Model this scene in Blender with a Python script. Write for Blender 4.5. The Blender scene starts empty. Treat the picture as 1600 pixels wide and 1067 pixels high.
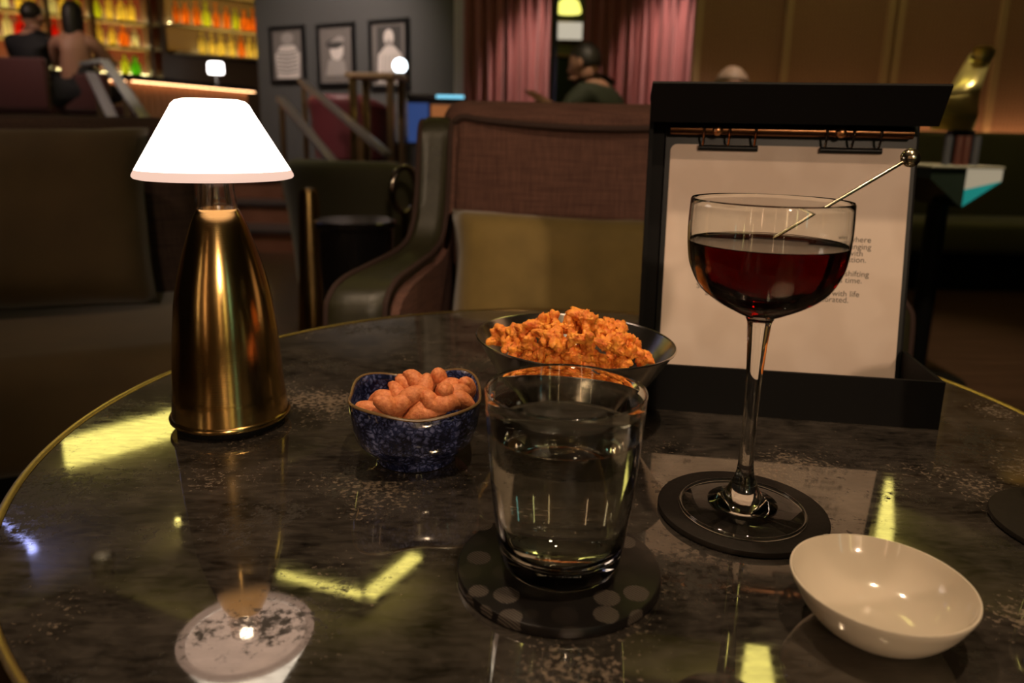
import bpy, bmesh, math, random
from mathutils import Vector, Matrix, noise
SC = bpy.context.scene
COL = SC.collection
PI = math.pi
TZ = 0.56            # table top height
CAMZ = TZ + 0.22

# ------------------------------------------------------------------ camera
PITCH, ROLL, FPX = math.radians(12.752), math.radians(1.129), 1155.0
cam = bpy.data.cameras.new('camera')
camo = bpy.data.objects.new('camera', cam); COL.objects.link(camo)
cam.sensor_width = 36.0
cam.lens = FPX / 1600 * 36.0
cam.shift_y = -(533.5 - 467.0) / 1600.0
cam.clip_start = 0.01
camo.matrix_world = (Matrix.Translation((0, 0, CAMZ)) @ Matrix.Rotation(PI / 2 - PITCH, 4, 'X') @ Matrix.Rotation(ROLL, 4, 'Z'))
cam.dof.use_dof = True
cam.dof.focus_distance = 0.46
cam.dof.aperture_fstop = 7.0
SC.camera = camo

# ------------------------------------------------------------------ colour management, world
vs = SC.view_settings
vs.view_transform = 'Standard'; vs.look = 'None'; vs.gamma = 1.0; vs.exposure = 0.3
try: vs.use_curve_mapping = False
except Exception: pass
w = bpy.data.worlds.new('world'); SC.world = w; w.use_nodes = True
w.node_tree.nodes['Background'].inputs[0].default_value = (1.0, 0.85, 0.72, 1)
w.node_tree.nodes['Background'].inputs[1].default_value = 0.012

def light(name, kind, loc, target, energy, color, **kw):
    d = bpy.data.lights.new(name, kind); o = bpy.data.objects.new(name, d); COL.objects.link(o)
    d.energy = energy; d.color = color
    for k, v in kw.items(): setattr(d, k, v)
    o.location = loc
    v = Vector(target) - Vector(loc)
    o.rotation_euler = v.to_track_quat('-Z', 'Y').to_euler()
    return o
WARM = (1.0, 0.78, 0.52)
CEIL = 2.62
# unseen recessed ceiling spots, some added to brighten dim parts; fixtures built below
SPOTS = [
    # loc, target, energy, colour, angle, blend, radius
    ((0.30, 0.10, CEIL - 0.02), (0.10, 0.46, TZ), 66.0, (1.0, 0.74, 0.46), 30, 0.6, 0.035),
    ((-0.35, 0.75, CEIL - 0.02), (-0.05, 0.62, TZ), 45.0, (1.0, 0.72, 0.48), 34, 0.7, 0.035),
    ((0.1, -0.6, CEIL - 0.02), (0.25, 1.35, 0.6), 48.0, (1.0, 0.70, 0.45), 38, 0.9, 0.04),
    ((0.13, 5.42, CEIL - 0.02), (0.13, 5.50, 0.0), 130.0, (1.0, 0.66, 0.56), 44, 0.45, 0.03),
    ((1.12, 5.42, CEIL - 0.02), (1.12, 5.50, 0.0), 150.0, (1.0, 0.66, 0.56), 50, 0.45, 0.03),
    ((-1.9, 5.2, CEIL - 0.02), (-1.75, 6.8, 1.3), 150.0, (1.0, 0.85, 0.75), 85, 0.9, 0.05),
    ((1.9, 3.2, CEIL - 0.02), (2.1, 4.6, 1.0), 400.0, (1.0, 0.70, 0.56), 62, 0.9, 0.05),
    ((-4.2, 5.4, CEIL - 0.02), (-4.2, 6.8, 1.2), 40.0, (1.0, 0.72, 0.6), 55, 0.9, 0.05),
    ((-1.35, 4.0, CEIL - 0.02), (-1.5, 4.7, 0.1), 260.0, (1.0, 0.62, 0.48), 40, 0.8, 0.05),
    ((-1.3, 0.5, CEIL - 0.02), (-1.3, 1.45, 0.6), 22.0, (1.0, 0.66, 0.45), 50, 0.9, 0.05),
    ((1.2, 1.6, CEIL - 0.02), (1.45, 2.3, 0.85), 110.0, (1.0, 0.80, 0.50), 30, 0.8, 0.05),  # added to brighten the gold ribbon
    ((-2.2, 3.6, CEIL - 0.02), (-1.4, 5.0, 0.8), 70.0, (1.0, 0.80, 0.68), 50, 0.8, 0.05),  # added to brighten the handrails
    ((-3.3, 4.4, CEIL - 0.02), (-3.1, 5.5, 1.0), 120.0, (1.0, 0.86, 0.76), 40, 0.8, 0.05),  # added to brighten the left handrails
    ((0.35, 3.9, CEIL - 0.02), (0.68, 4.68, 0.9), 60.0, (1.0, 0.76, 0.52), 34, 0.8, 0.05),  # added to brighten the leaning person
    ((1.35, 3.4, CEIL - 0.02), (1.2, 4.1, 1.0), 70.0, (1.0, 0.76, 0.60), 34, 0.8, 0.05),  # added to brighten the pale haired person
]
for i, (l, t, e, c, a, b, r) in enumerate(SPOTS):
    light('unseen_downlight_lamp', 'SPOT', l, t, e, c, spot_size=math.radians(a), spot_blend=b, shadow_soft_size=r)

# warm spot added behind the camera to light card and chair from the front
light('front_fill_lamp', 'SPOT', (0.55, -2.38, 1.72), (0.10, 0.62, 0.66), 84.0, (1.0, 0.72, 0.50), spot_size=math.radians(26), spot_blend=0.8, shadow_soft_size=0.06)

# ------------------------------------------------------------------ helpers
def tag(o, label=None, cat=None, group=None, kind=None):
    if label: o['label'] = label
    if cat: o['category'] = cat
    if group: o['group'] = group
    if kind: o['kind'] = kind
    return o
def thing(name, label, cat, loc=(0, 0, 0), rz=0.0, group=None):
    o = bpy.data.objects.new(name, None); COL.objects.link(o)
    o.empty_display_size = 0.05
    o.location = loc; o.rotation_euler = (0, 0, rz)
    return tag(o, label, cat, group)
def obj(name, bm, mat, parent=None, loc=(0, 0, 0), rot=(0, 0, 0), angle=40, smooth=True):
    me = bpy.data.meshes.new(name)
    bmesh.ops.recalc_face_normals(bm, faces=bm.faces)
    bm.to_mesh(me); bm.free()
    if smooth:
        for p in me.polygons: p.use_smooth = True
        if angle < 180: me.set_sharp_from_angle(angle=math.radians(angle))
    if mat: me.materials.append(mat)
    o = bpy.data.objects.new(name, me); COL.objects.link(o)
    o.location = loc; o.rotation_euler = rot
    if parent: o.parent = parent
    return o
def struct(name, bm, mat, parent=None, **kw):
    o = obj(name, bm, mat, parent, **kw)
    if parent is None: o['kind'] = 'structure'
    return o
def BM(): return bmesh.new()
def box(bm, lo, hi, M=None, bevel=0.0, seg=2):
    x0, y0, z0 = lo; x1, y1, z1 = hi
    vs_ = [bm.verts.new(p) for p in ((x0,y0,z0),(x1,y0,z0),(x1,y1,z0),(x0,y1,z0),(x0,y0,z1),(x1,y0,z1),(x1,y1,z1),(x0,y1,z1))]
    fs = [bm.faces.new([vs_[i] for i in f]) for f in ((0,3,2,1),(4,5,6,7),(0,1,5,4),(1,2,6,5),(2,3,7,6),(3,0,4,7))]
    if bevel > 0:
        es = list({e for f in fs for e in f.edges})
        r = bmesh.ops.bevel(bm, geom=es, offset=bevel, segments=seg, affect='EDGES', profile=0.5)
        vs_ = list({v for f in r['faces'] for v in f.verts} | {v for v in vs_ if v.is_valid})
    if M is not None:
        for v in vs_:
            if v.is_valid: v.co = M @ v.co
    return bm
def rbox(lo, hi, bevel=0.01, seg=3, M=None): return box(BM(), lo, hi, M, bevel, seg)
def lathe(prof, n=64, bm=None, closed=False, M=None):
    bm = bm or BM(); rings = []
    for r, z in prof:
        if r < 1e-6: rings.append([bm.verts.new((0, 0, z))])
        else: rings.append([bm.verts.new((r*math.cos(2*PI*i/n), r*math.sin(2*PI*i/n), z)) for i in range(n)])
    prs = list(zip(rings, rings[1:]))
    if closed: prs.append((rings[-1], rings[0]))
    for a, b in prs:
        for i in range(n):
            j = (i + 1) % n
            if len(a) == 1 and len(b) == 1: continue
            if len(a) == 1: bm.faces.new((a[0], b[j], b[i]))
            elif len(b) == 1: bm.faces.new((a[i], a[j], b[0]))
            else: bm.faces.new((a[i], a[j], b[j], b[i]))
    if M is not None:
        for ring in rings:
            for v in ring: v.co = M @ v.co
    return bm
def spline(pts, k=6):
    """Catmull-Rom through the points (any dimension)."""
    out = []; P = [Vector(p) for p in pts]
    for i in range(len(P) - 1):
        p0 = P[i-1] if i else P[0]*2 - P[1]; p1, p2 = P[i], P[i+1]
        p3 = P[i+2] if i + 2 < len(P) else P[-1]*2 - P[-2]
        for j in range(k):
            t = j / k
            out.append(0.5*((2*p1) + (p2-p0)*t + (2*p0-5*p1+4*p2-p3)*t*t + (3*p1-p0-3*p2+p3)*t**3))
    out.append(P[-1]); return out
def tube(pts, r, n=10, bm=None, closed=False, caps=True):
    bm = bm or BM(); P = [Vector(p) for p in pts]; N = len(P)
    rad = r if isinstance(r, (list, tuple)) else [r]*N
    rings = []; up = None
    for i in range(N):
        a = P[i-1] if (i or closed) else P[i]; b = P[(i+1) % N] if (i < N-1 or closed) else P[i]
        t = (b - a).normalized()
        if up is None:
            up = Vector((0, 0, 1)) if abs(t.z) < 0.9 else Vector((1, 0, 0))
        s = t.cross(up).normalized(); up = s.cross(t).normalized()
        rings.append([bm.verts.new(P[i] + (s*math.cos(2*PI*k/n) + up*math.sin(2*PI*k/n))*rad[i]) for k in range(n)])
    for i in range(N if closed else N-1):
        a, b = rings[i], rings[(i+1) % N]
        for k in range(n): bm.faces.new((a[k], a[(k+1) % n], b[(k+1) % n], b[k]))
    if caps and not closed:
        bm.faces.new(rings[0][::-1]); bm.faces.new(rings[-1])
    return bm
def prism(poly, lo, hi, axis='z', bm=None, M=None):
    """poly 2D outline extruded from lo to hi along an axis; x: poly=(y,z), y: poly=(x,z), z: poly=(x,y)."""
    bm = bm or BM()
    def mk(p, h):
        if axis == 'z': return Vector((p[0], p[1], h))
        if axis == 'y': return Vector((p[0], h, p[1]))
        return Vector((h, p[0], p[1]))
    a = [bm.verts.new(mk(p, lo)) for p in poly]; b = [bm.verts.new(mk(p, hi)) for p in poly]
    bm.faces.new(a[::-1]); bm.faces.new(b)
    for i in range(len(poly)):
        j = (i+1) % len(poly); bm.faces.new((a[i], a[j], b[j], b[i]))
    if M is not None:
        for v in a + b: v.co = M @ v.co
    return bm
def rrect(x0, y0, x1, y1, r, k=6):
    out = []
    for cx, cy, a0 in ((x1-r, y1-r, 0), (x0+r, y1-r, PI/2), (x0+r, y0+r, PI), (x1-r, y0+r, 1.5*PI)):
        for i in range(k+1):
            a = a0 + PI/2*i/k; out.append((cx + r*math.cos(a), cy + r*math.sin(a)))
    return out
def pillow(wx, hz, t, n=4.0, res=24, sag=0.0):
    """Cushion: width wx along x, height hz along z, plump t along y; pinched edges."""
    bm = BM(); grid = {}
    for side in (1, -1):
        for i in range(res+1):
            for j in range(res+1):
                u, v = 2*i/res - 1, 2*j/res - 1
                e = max(0.0, (1 - abs(u)**n) * (1 - abs(v)**n)) ** 0.5
                edge = i in (0, res) or j in (0, res)
                if edge and side == -1: grid[(side, i, j)] = grid[(1, i, j)]; continue
                pin = 1 - 0.05*(1 - abs(v)**2)*abs(u)**6; pin2 = 1 - 0.05*(1 - abs(u)**2)*abs(v)**6
                co = Vector((u*wx/2*pin, -side*t/2*e, v*hz/2*pin2 - sag*(1-u*u)*(v > 0)*v))
                co += 0.02*t*noise.noise_vector(co*14)
                grid[(side, i, j)] = bm.verts.new(co)
        for i in range(res):
            for j in range(res):
                q = [grid[(side, i, j)], grid[(side, i+1, j)], grid[(side, i+1, j+1)], grid[(side, i, j+1)]]
                try: bm.faces.new(q if side == 1 else q[::-1])
                except ValueError: pass
    return bm
def at(px, py, Y):
    """World point seen at photo pixel (px, py) on the plane y = Y."""
    c, s = math.cos(ROLL), math.sin(ROLL)
    X, Yv = (px - 800)/FPX, (467 - py)/FPX
    X, Yv = c*X - s*Yv, s*X + c*Yv
    d = Vector((X, math.cos(PITCH) + Yv*math.sin(PITCH), -math.sin(PITCH) + Yv*math.cos(PITCH)))
    return Vector((0, 0, CAMZ)) + d*(Y/d.y)

# ------------------------------------------------------------------ materials
def mat(name, color=(0.5, 0.5, 0.5), rough=0.5, metal=0.0, **kw):
    m = bpy.data.materials.new(name); m.use_nodes = True
    b = m.node_tree.nodes['Principled BSDF']
    b.inputs['Base Color'].default_value = (*color, 1); b.inputs['Roughness'].default_value = rough; b.inputs['Metallic'].default_value = metal
    for k, v in kw.items(): b.inputs[k.replace('_', ' ')].default_value = v
    return m
def nodes(m): return m.node_tree.nodes, m.node_tree.links, m.node_tree.nodes['Principled BSDF']
def emit(name, color, s):
    m = bpy.data.materials.new(name); m.use_nodes = True
    n, l, b = nodes(m); b.inputs['Base Color'].default_value = (0.02, 0.02, 0.02, 1)
    b.inputs['Emission Color'].default_value = (*color, 1); b.inputs['Emission Strength'].default_value = s
    return m
def ramp(n, stops):
    r = n.new('ShaderNodeValToRGB'); els = r.color_ramp.elements
    while len(els) < len(stops): els.new(0.5)
    for e, (p, c) in zip(els, stops): e.position = p; e.color = (*c, 1) if len(c) == 3 else c
    return r
def varied(m, scale, c1, c2, detail=4, lo=0.35, hi=0.65, bump=0.0, bscale=None, stretch=(1, 1, 1)):
    n, l, b = nodes(m); tc = n.new('ShaderNodeTexCoord'); mp = n.new('ShaderNodeMapping'); mp.inputs['Scale'].default_value = stretch
    l.new(tc.outputs['Object'], mp.inputs['Vector'])
    t = n.new('ShaderNodeTexNoise'); t.inputs['Scale'].default_value = scale; t.inputs['Detail'].default_value = detail
    l.new(mp.outputs[0], t.inputs['Vector'])
    r = ramp(n, [(lo, c1), (hi, c2)]); l.new(t.outputs['Fac'], r.inputs[0]); l.new(r.outputs[0], b.inputs['Base Color'])
    if bump:
        t2 = n.new('ShaderNodeTexNoise'); t2.inputs['Scale'].default_value = bscale or scale; t2.inputs['Detail'].default_value = 3
        l.new(mp.outputs[0], t2.inputs['Vector'])
        bp = n.new('ShaderNodeBump'); bp.inputs['Strength'].default_value = bump; bp.inputs['Distance'].default_value = 0.002
        l.new(t2.outputs['Fac'], bp.inputs['Height']); l.new(bp.outputs[0], b.inputs['Normal'])
    return m
def weave(name, c1, c2, scale=700, rough=0.9):
    m = mat(name, c1, rough); n, l, b = nodes(m); tc = n.new('ShaderNodeTexCoord')
    outs = []
    for d in ((1.0, 1.0, 0.03), (0.03, 0.03, 1.0)):
        mp = n.new('ShaderNodeMapping'); mp.inputs['Scale'].default_value = d; l.new(tc.outputs['Object'], mp.inputs[0])
        t = n.new('ShaderNodeTexNoise'); t.inputs['Scale'].default_value = scale*0.35; t.inputs['Detail'].default_value = 2
        l.new(mp.outputs[0], t.inputs['Vector']); outs.append(t.outputs['Fac'])
    a = n.new('ShaderNodeMath'); a.operation = 'MULTIPLY'; l.new(outs[0], a.inputs[0]); l.new(outs[1], a.inputs[1])
    r = ramp(n, [(0.14, c2), (0.36, c1)]); l.new(a.outputs[0], r.inputs[0]); l.new(r.outputs[0], b.inputs['Base Color'])
    bp = n.new('ShaderNodeBump'); bp.inputs['Strength'].default_value = 0.5; bp.inputs['Distance'].default_value = 0.001
    l.new(a.outputs[0], bp.inputs['Height']); l.new(bp.outputs[0], b.inputs['Normal'])
    return m
def glass(name, color=(1, 1, 1), ior=1.5, rough=0.0):
    m = bpy.data.materials.new(name); m.use_nodes = True
    n, l = m.node_tree.nodes, m.node_tree.links
    n.remove(n['Principled BSDF']); g = n.new('ShaderNodeBsdfGlass')
    g.inputs['Color'].default_value = (*color, 1); g.inputs['IOR'].default_value = ior; g.inputs['Roughness'].default_value = rough
    l.new(g.outputs[0], n['Material Output'].inputs['Surface']); return m
def translucent(name, color, mixw=0.6):
    m = bpy.data.materials.new(name); m.use_nodes = True
    n, l, b = nodes(m); b.inputs['Base Color'].default_value = (*color, 1); b.inputs['Roughness'].default_value = 0.15
    t = n.new('ShaderNodeBsdfTranslucent'); t.inputs['Color'].default_value = (*color, 1)
    mx = n.new('ShaderNodeMixShader'); mx.inputs[0].default_value = mixw
    l.new(b.outputs[0], mx.inputs[1]); l.new(t.outputs[0], mx.inputs[2]); l.new(mx.outputs[0], n['Material Output'].inputs['Surface'])
    return m

M_black = mat('black_lacquer', (0.004, 0.004, 0.004), 0.4, Specular_IOR_Level=0.25)
M_blackmatte = mat('black_leatherette', (0.0035, 0.003, 0.003), 0.65, Specular_IOR_Level=0.15)
M_brass = mat('brass', (0.62, 0.42, 0.17), 0.25, 1.0)
M_darkbrass = mat('dark_brass', (0.30, 0.20, 0.11), 0.35, 1.0)
M_steel = mat('steel', (0.50, 0.47, 0.44), 0.35, 0.6)
M_chrome = mat('dark_chrome', (0.33, 0.28, 0.24), 0.12, 1.0)
M_glass = glass('clear_glass', (0.985, 0.99, 0.98), 1.5)
M_water = glass('water', (0.98, 0.99, 0.97), 1.333)
M_dark = mat('dark_wall_paint', (0.035, 0.030, 0.030), 0.7)
M_floor = varied(mat('floor_wood', rough=0.35), 3, (0.045, 0.022, 0.014), (0.075, 0.038, 0.024), stretch=(1, 8, 1))
M_ceiling = mat('ceiling_paint', (0.30, 0.27, 0.235), 0.8)
M_panelceil = mat('ceiling_panel_dark', (0.075, 0.066, 0.058), 0.6)
M_led = emit('yellow_led', (1.0, 0.86, 0.22), 3.4)
M_leather = varied(mat('olive_leather', rough=0.42), 120, (0.028, 0.026, 0.012), (0.037, 0.034, 0.015), bump=0.15)
M_leatherdark = mat('black_leather', (0.012, 0.010, 0.009), 0.4)
M_fabric = weave('mauve_brown_weave', (0.170, 0.080, 0.056), (0.085, 0.038, 0.028), 1500)
M_piping = mat('piping', (0.045, 0.022, 0.016), 0.8)
M_velvet = varied(mat('mustard_velvet', rough=0.75, Sheen_Weight=0.4), 14, (0.20, 0.135, 0.030), (0.27, 0.185, 0.045))
M_wood_leg = mat('dark_wood', (0.03, 0.017, 0.01), 0.4)

# ------------------------------------------------------------------ room shell
X0, X1, Y0, Y1 = -6.6, 4.6, -3.2, 11.2
struct('floor', box(BM(), (X0, Y0, -0.05), (X1, Y1, 0)), M_floor, smooth=False)
struct('ceiling', box(BM(), (X0, Y0, CEIL + 0.14), (X1, Y1, CEIL + 0.2)), M_ceiling, smooth=False)
struct('wall_back', box(BM(), (X0, Y1, 0), (X1, Y1 + 0.1, CEIL + 0.14)), M_dark, smooth=False)
struct('wall_left', box(BM(), (X0 - 0.1, Y0, 0), (X0, Y1, CEIL + 0.14)), M_dark, smooth=False)
struct('wall_right', box(BM(), (X1, Y0, 0), (X1 + 0.1, Y1, CEIL + 0.14)), M_dark, smooth=False)
struct('wall_front', box(BM(), (X0, Y0 - 0.1, 0), (X1, Y0, CEIL + 0.14)), M_dark, smooth=False)

# dropped ceiling panels with a glowing edge, seen mirrored in the table top
M_ledcove = emit('yellow_led_cove', (1.0, 0.84, 0.24), 17.0); M_violettint = emit('violet_tint_glow', (0.35, 0.40, 1.0), 9.0)  # violet glow is added to tint the left of the table bluish
def ceiling_panel(poly, led_edges, z=None, near=(), cove=None):
    z = CEIL if z is None else z
    p = struct('ceiling_panel', prism(poly, z - 0.06, z + 0.14), M_panelceil, smooth=False)
    for (i, wd) in led_edges:
        a, b = Vector((*poly[i], 0)), Vector((*poly[(i+1) % len(poly)], 0))
        c = sum((Vector((*q, 0)) for q in poly), Vector())/len(poly)
        t = (b - a).normalized(); nrm = Vector((-t.y, t.x, 0))
        if nrm.dot((a+b)/2 - c) < 0: nrm = -nrm
        o_ = nrm*0.004
        q = [a + o_, b + o_, b + o_ + nrm*wd, a + o_ + nrm*wd]
        obj('led_strip', prism([(v.x, v.y) for v in q], z - 0.02, z + 0.0), M_led if i in near else (cove or M_ledcove), p, smooth=False)
ceiling_panel([(-2.32, 2.98), (-2.08, 3.27), (-1.25, 2.88), (-1.0, 1.9), (-2.1, 1.6), (-2.9, 2.4)], [(0, 0.014), (1, 0.016)])
ceiling_panel([(-1.92, 3.92), (-1.27, 4.97), (-0.91, 4.75), (-0.22, 4.26), (-0.53, 3.65), (-0.72, 3.29), (-1.18, 3.45)], [(0, 0.025), (1, 0.02), (4, 0.07), (5, 0.03)], near=(4, 5))
ceiling_panel([(-2.16, 7.29), (-1.15, 6.76), (-0.3, 6.3), (-0.35, 5.6), (-1.0, 5.5), (-2.0, 6.2)], [(0, 0.05)])
ceiling_panel([(2.2, 5.3), (3.02, 4.87), (3.9, 4.1), (3.4, 3.4), (2.4, 4.2)], [(0, 0.05), (1, 0.06)], cove=M_led)
ceiling_panel([(1.6, 3.45), (2.32, 3.17), (2.9, 2.9), (2.6, 2.1), (1.7, 2.5)], [(0, 0.012), (1, 0.012)])
ceiling_panel([(0.30, 2.74), (0.46, 2.70), (0.95, 2.60), (0.9, 1.7), (0.2, 1.8)], [(0, 0.02), (1, 0.02)])
ceiling_panel([(-3.5, 4.3), (-2.89, 3.81), (-2.59, 3.59), (-2.8, 2.9), (-3.8, 3.3)], [(0, 0.03), (1, 0.04)], cove=M_violettint)
for q in ([(-3.16, 4.90), (-2.64, 5.49), (-2.68, 5.54), (-3.21, 4.94)], [(2.51, 4.54), (2.55, 4.54), (2.26, 3.93), (2.16, 3.93)], [(1.08, 2.89), (1.17, 2.88), (1.08, 2.45), (0.90, 2.45)]):  # glowing slabs shaped for table reflections; first stands in for a bottle shelf
    o = struct('ceiling_glow_standin', prism(q, CEIL - 0.065, CEIL + 0.14), M_led, smooth=False)

M_fix = mat('downlight_trim', (0.08, 0.07, 0.06), 0.5)
M_lens = emit('downlight_lens', (1.0, 0.8, 0.55), 6.0)
for (l, t, e, c, a, b, r) in SPOTS:
    t_ = thing('unseen_downlight', 'unseen small round recessed ceiling downlight with a dark trim', 'ceiling light', (l[0], l[1], CEIL), 0, 'recessed downlights overhead')
    obj('housing', lathe([(0.045, 0.14), (0.045, 0.004), (0.062, 0.0), (0.062, 0.006), (0.05, 0.14)], 24), M_fix, t_)
    obj('lens', lathe([(0, 0.05), (0.044, 0.05), (0.044, 0.056), (0, 0.056)], 24), M_lens, t_)

# ------------------------------------------------------------------ round table
TC = (0.0522, 0.538); TR = 0.379
def table_top_material():
    m = mat('antique_mirror', (0.3, 0.3, 0.27), 0.06, 1.0); n, l, b = nodes(m)
    tc = n.new('ShaderNodeTexCoord')
    def noi(scale, detail, rough=0.5, stretch=None, off=0):
        mp = n.new('ShaderNodeMapping'); mp.inputs['Location'].default_value = (off, off*2, 0)
        if stretch: mp.inputs['Scale'].default_value = stretch
        l.new(tc.outputs['Object'], mp.inputs[0])
        t = n.new('ShaderNodeTexNoise'); t.inputs['Scale'].default_value = scale; t.inputs['Detail'].default_value = detail
        t.inputs['Roughness'].default_value = rough; l.new(mp.outputs[0], t.inputs['Vector']); return t.outputs['Fac']
    def math_(op, a, c):
        x = n.new('ShaderNodeMath'); x.operation = op
        for i, v in enumerate((a, c)):
            if isinstance(v, (int, float)): x.inputs[i].default_value = v
            else: l.new(v, x.inputs[i])
        return x.outputs[0]
    big = noi(9, 5); fine = noi(260, 6, 0.65); cloud = noi(30, 6, 0.6, None, 3.1); fibre = noi(70, 5, 0.7, (1, 3.5, 1), 1.7)
    # base tint
    r1 = ramp(n, [(0.30, (0.17, 0.165, 0.145)), (0.5, (0.23, 0.22, 0.195)), (0.72, (0.30, 0.285, 0.25))]); l.new(cloud, r1.inputs[0]); l.new(r1.outputs[0], b.inputs['Base Color'])
    r2 = ramp(n, [(0.35, (0.015,)*3), (0.75, (0.075,)*3)]); l.new(fibre, r2.inputs[0]); l.new(r2.outputs[0], b.inputs['Roughness'])
    bp = n.new('ShaderNodeBump'); bp.inputs['Strength'].default_value = 0.004; bp.inputs['Distance'].default_value = 0.001
    l.new(fibre, bp.inputs['Height']); l.new(bp.outputs[0], b.inputs['Normal'])
    # dark corroded specks and pale flaking specks gathered in patches
    dk = n.new('ShaderNodeBsdfPrincipled'); dk.inputs['Base Color'].default_value = (0.018, 0.014, 0.011, 1); dk.inputs['Roughness'].default_value = 0.45
    fl = n.new('ShaderNodeBsdfPrincipled'); fl.inputs['Base Color'].default_value = (0.20, 0.145, 0.10, 1); fl.inputs['Roughness'].default_value = 0.6
    dust = n.new('ShaderNodeBsdfPrincipled'); dust.inputs['Base Color'].default_value = (0.13, 0.105, 0.085, 1); dust.inputs['Roughness'].default_value = 0.5
    patch = noi(13, 4, 0.55, None, 7.3)
    def mask(a, wa, p, wp, lo, hi):
        s = math_('ADD', math_('MULTIPLY', a, wa), math_('MULTIPLY', p, wp))
        r = ramp(n, [(lo, (0, 0, 0)), (hi, (1, 1, 1))]); l.new(s, r.inputs[0]); return r.outputs[0]
    flaky = noi(150, 3, 0.5, None, 5.5)
    m_d = mask(fine, 0.55, patch, 0.75, 0.715, 0.80)
    m_f = math_('MULTIPLY', mask(noi(330, 4, 0.6, None, 5.5), 0.6, noi(9, 4, 0.5, None, 12.4), 0.7, 0.765, 0.84), 0.55)
    m_h = math_('MULTIPLY', mask(fibre, 0.6, cloud, 0.6, 0.40, 0.75), 0.30)
    sh = b.outputs[0]
    for mk, s2 in ((m_h, dust), (m_d, dk), (m_f, fl)):
        mx = n.new('ShaderNodeMixShader'); l.new(mk, mx.inputs[0]); l.new(sh, mx.inputs[1]); l.new(s2.outputs[0], mx.inputs[2]); sh = mx.outputs[0]
    l.new(sh, n['Material Output'].inputs['Surface'])
    return m
M_table = table_top_material()
tb = thing('round_table', 'round bar table with a worn dark mirrored top and thin brass rim', 'table', (*TC, 0))
obj('tabletop', lathe([(0, TZ - 0.024), (TR - 0.006, TZ - 0.024), (TR - 0.006, TZ), (0, TZ)], 160), M_table, tb)
obj('rim_band', lathe([(TR - 0.0058, TZ - 0.03), (TR - 0.0004, TZ - 0.03), (TR, TZ - 0.028), (TR, TZ - 0.001), (TR - 0.001, TZ + 0.0012), (TR - 0.0035, TZ + 0.0014), (TR - 0.0058, TZ + 0.0004)], 160, closed=True), M_brass, tb)
obj('pedestal', lathe([(0.03, 0.02), (0.03, TZ - 0.024)], 40), M_darkbrass, tb)
obj('foot_plate', lathe([(0, 0), (0.24, 0), (0.24, 0.008), (0.04, 0.022), (0, 0.022)], 64), M_darkbrass, tb)

# ------------------------------------------------------------------ table lamp
M_gold = mat('brushed_gold', (0.60, 0.405, 0.155), 0.17, 1.0)
n, l, b = nodes(M_gold); tcx = n.new('ShaderNodeTexCoord'); mpx = n.new('ShaderNodeMapping'); mpx.inputs['Scale'].default_value = (6, 6, 900)
nx = n.new('ShaderNodeTexNoise'); nx.inputs['Scale'].default_value = 3; bpx = n.new('ShaderNodeBump'); bpx.inputs['Strength'].default_value = 0.035; bpx.inputs['Distance'].default_value = 0.001
l.new(tcx.outputs['Object'], mpx.inputs[0]); l.new(mpx.outputs[0], nx.inputs['Vector']); l.new(nx.outputs['Fac'], bpx.inputs['Height']); l.new(bpx.outputs[0], b.inputs['Normal'])
M_shade = emit('lit_opal_shade', (1.0, 0.86, 0.74), 2.9)
M_shaderim = emit('lit_shade_rim', (1.0, 0.66, 0.52), 0.75)
M_diffuser = emit('lit_diffuser', (1.0, 0.68, 0.54), 1.35)
M_bulb = emit('lit_bulb', (1.0, 0.84, 0.66), 22.0)
M_neck = glass('clear_acrylic', (1, 0.97, 0.95), 1.45, 0.06)
lp = thing('table_lamp', 'brushed gold bottle shaped table lamp with a glowing white cone shade', 'lamp', (-0.2125, 0.5305, TZ))
obj('foot', lathe([(0, 0), (0.0400, 0), (0.0408, 0.001), (0.0408, 0.0062), (0, 0.0062)], 80), M_blackmatte, lp)
obj('base_ring', lathe([(0.038, 0.0058), (0.0446, 0.0058), (0.0457, 0.0068), (0.0459, 0.0082), (0.0452, 0.0096), (0.0440, 0.0102), (0.038, 0.0102)], 96, closed=True), M_gold, lp)
prof = spline([(0.0438, 0.0100), (0.0428, 0.022), (0.0419, 0.0296), (0.0402, 0.0548), (0.0379, 0.0796), (0.0344, 0.1038), (0.0282, 0.1276), (0.0200, 0.1515), (0.0150, 0.1618)], 8)
obj('body', lathe([(v.x, v.y) for v in prof] + [(0.0142, 0.1624), (0.0, 0.1624)], 128), M_gold, lp, angle=30)
obj('neck', lathe([(0.0141, 0.1618), (0.0146, 0.1624), (0.0136, 0.170), (0.0121, 0.1836), (0.0096, 0.1836), (0.0108, 0.170), (0.0118, 0.1634), (0.0118, 0.1618)], 64, closed=True), M_neck, lp)
obj('diffuser', lathe([(0.0, 0.1860), (0.0090, 0.1860), (0.0096, 0.1846), (0.0125, 0.1842), (0.0132, 0.1856), (0.0490, 0.1872)], 96), M_diffuser, lp)
obj('bulb', lathe([(0.0, 0.1805), (0.0035, 0.1815), (0.0052, 0.1830), (0.0052, 0.1856), (0, 0.1856)], 32), M_bulb, lp)
obj('shade_rim', lathe([(0.0490, 0.1868), (0.0532, 0.1836), (0.0555, 0.1842), (0.0565, 0.1854), (0.0563, 0.1868), (0.0546, 0.1898)], 96), M_shaderim, lp)
obj('lamp_shade', lathe([(0.0546, 0.1898), (0.0290, 0.2310), (0.0270, 0.2345), (0.0243, 0.2368), (0.0198, 0.2380), (0.0, 0.2384)], 96), M_shade, lp)
for ch in lp.children:
    for v in ch.data.vertices: v.co.x *= 0.95; v.co.y *= 0.95

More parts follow.
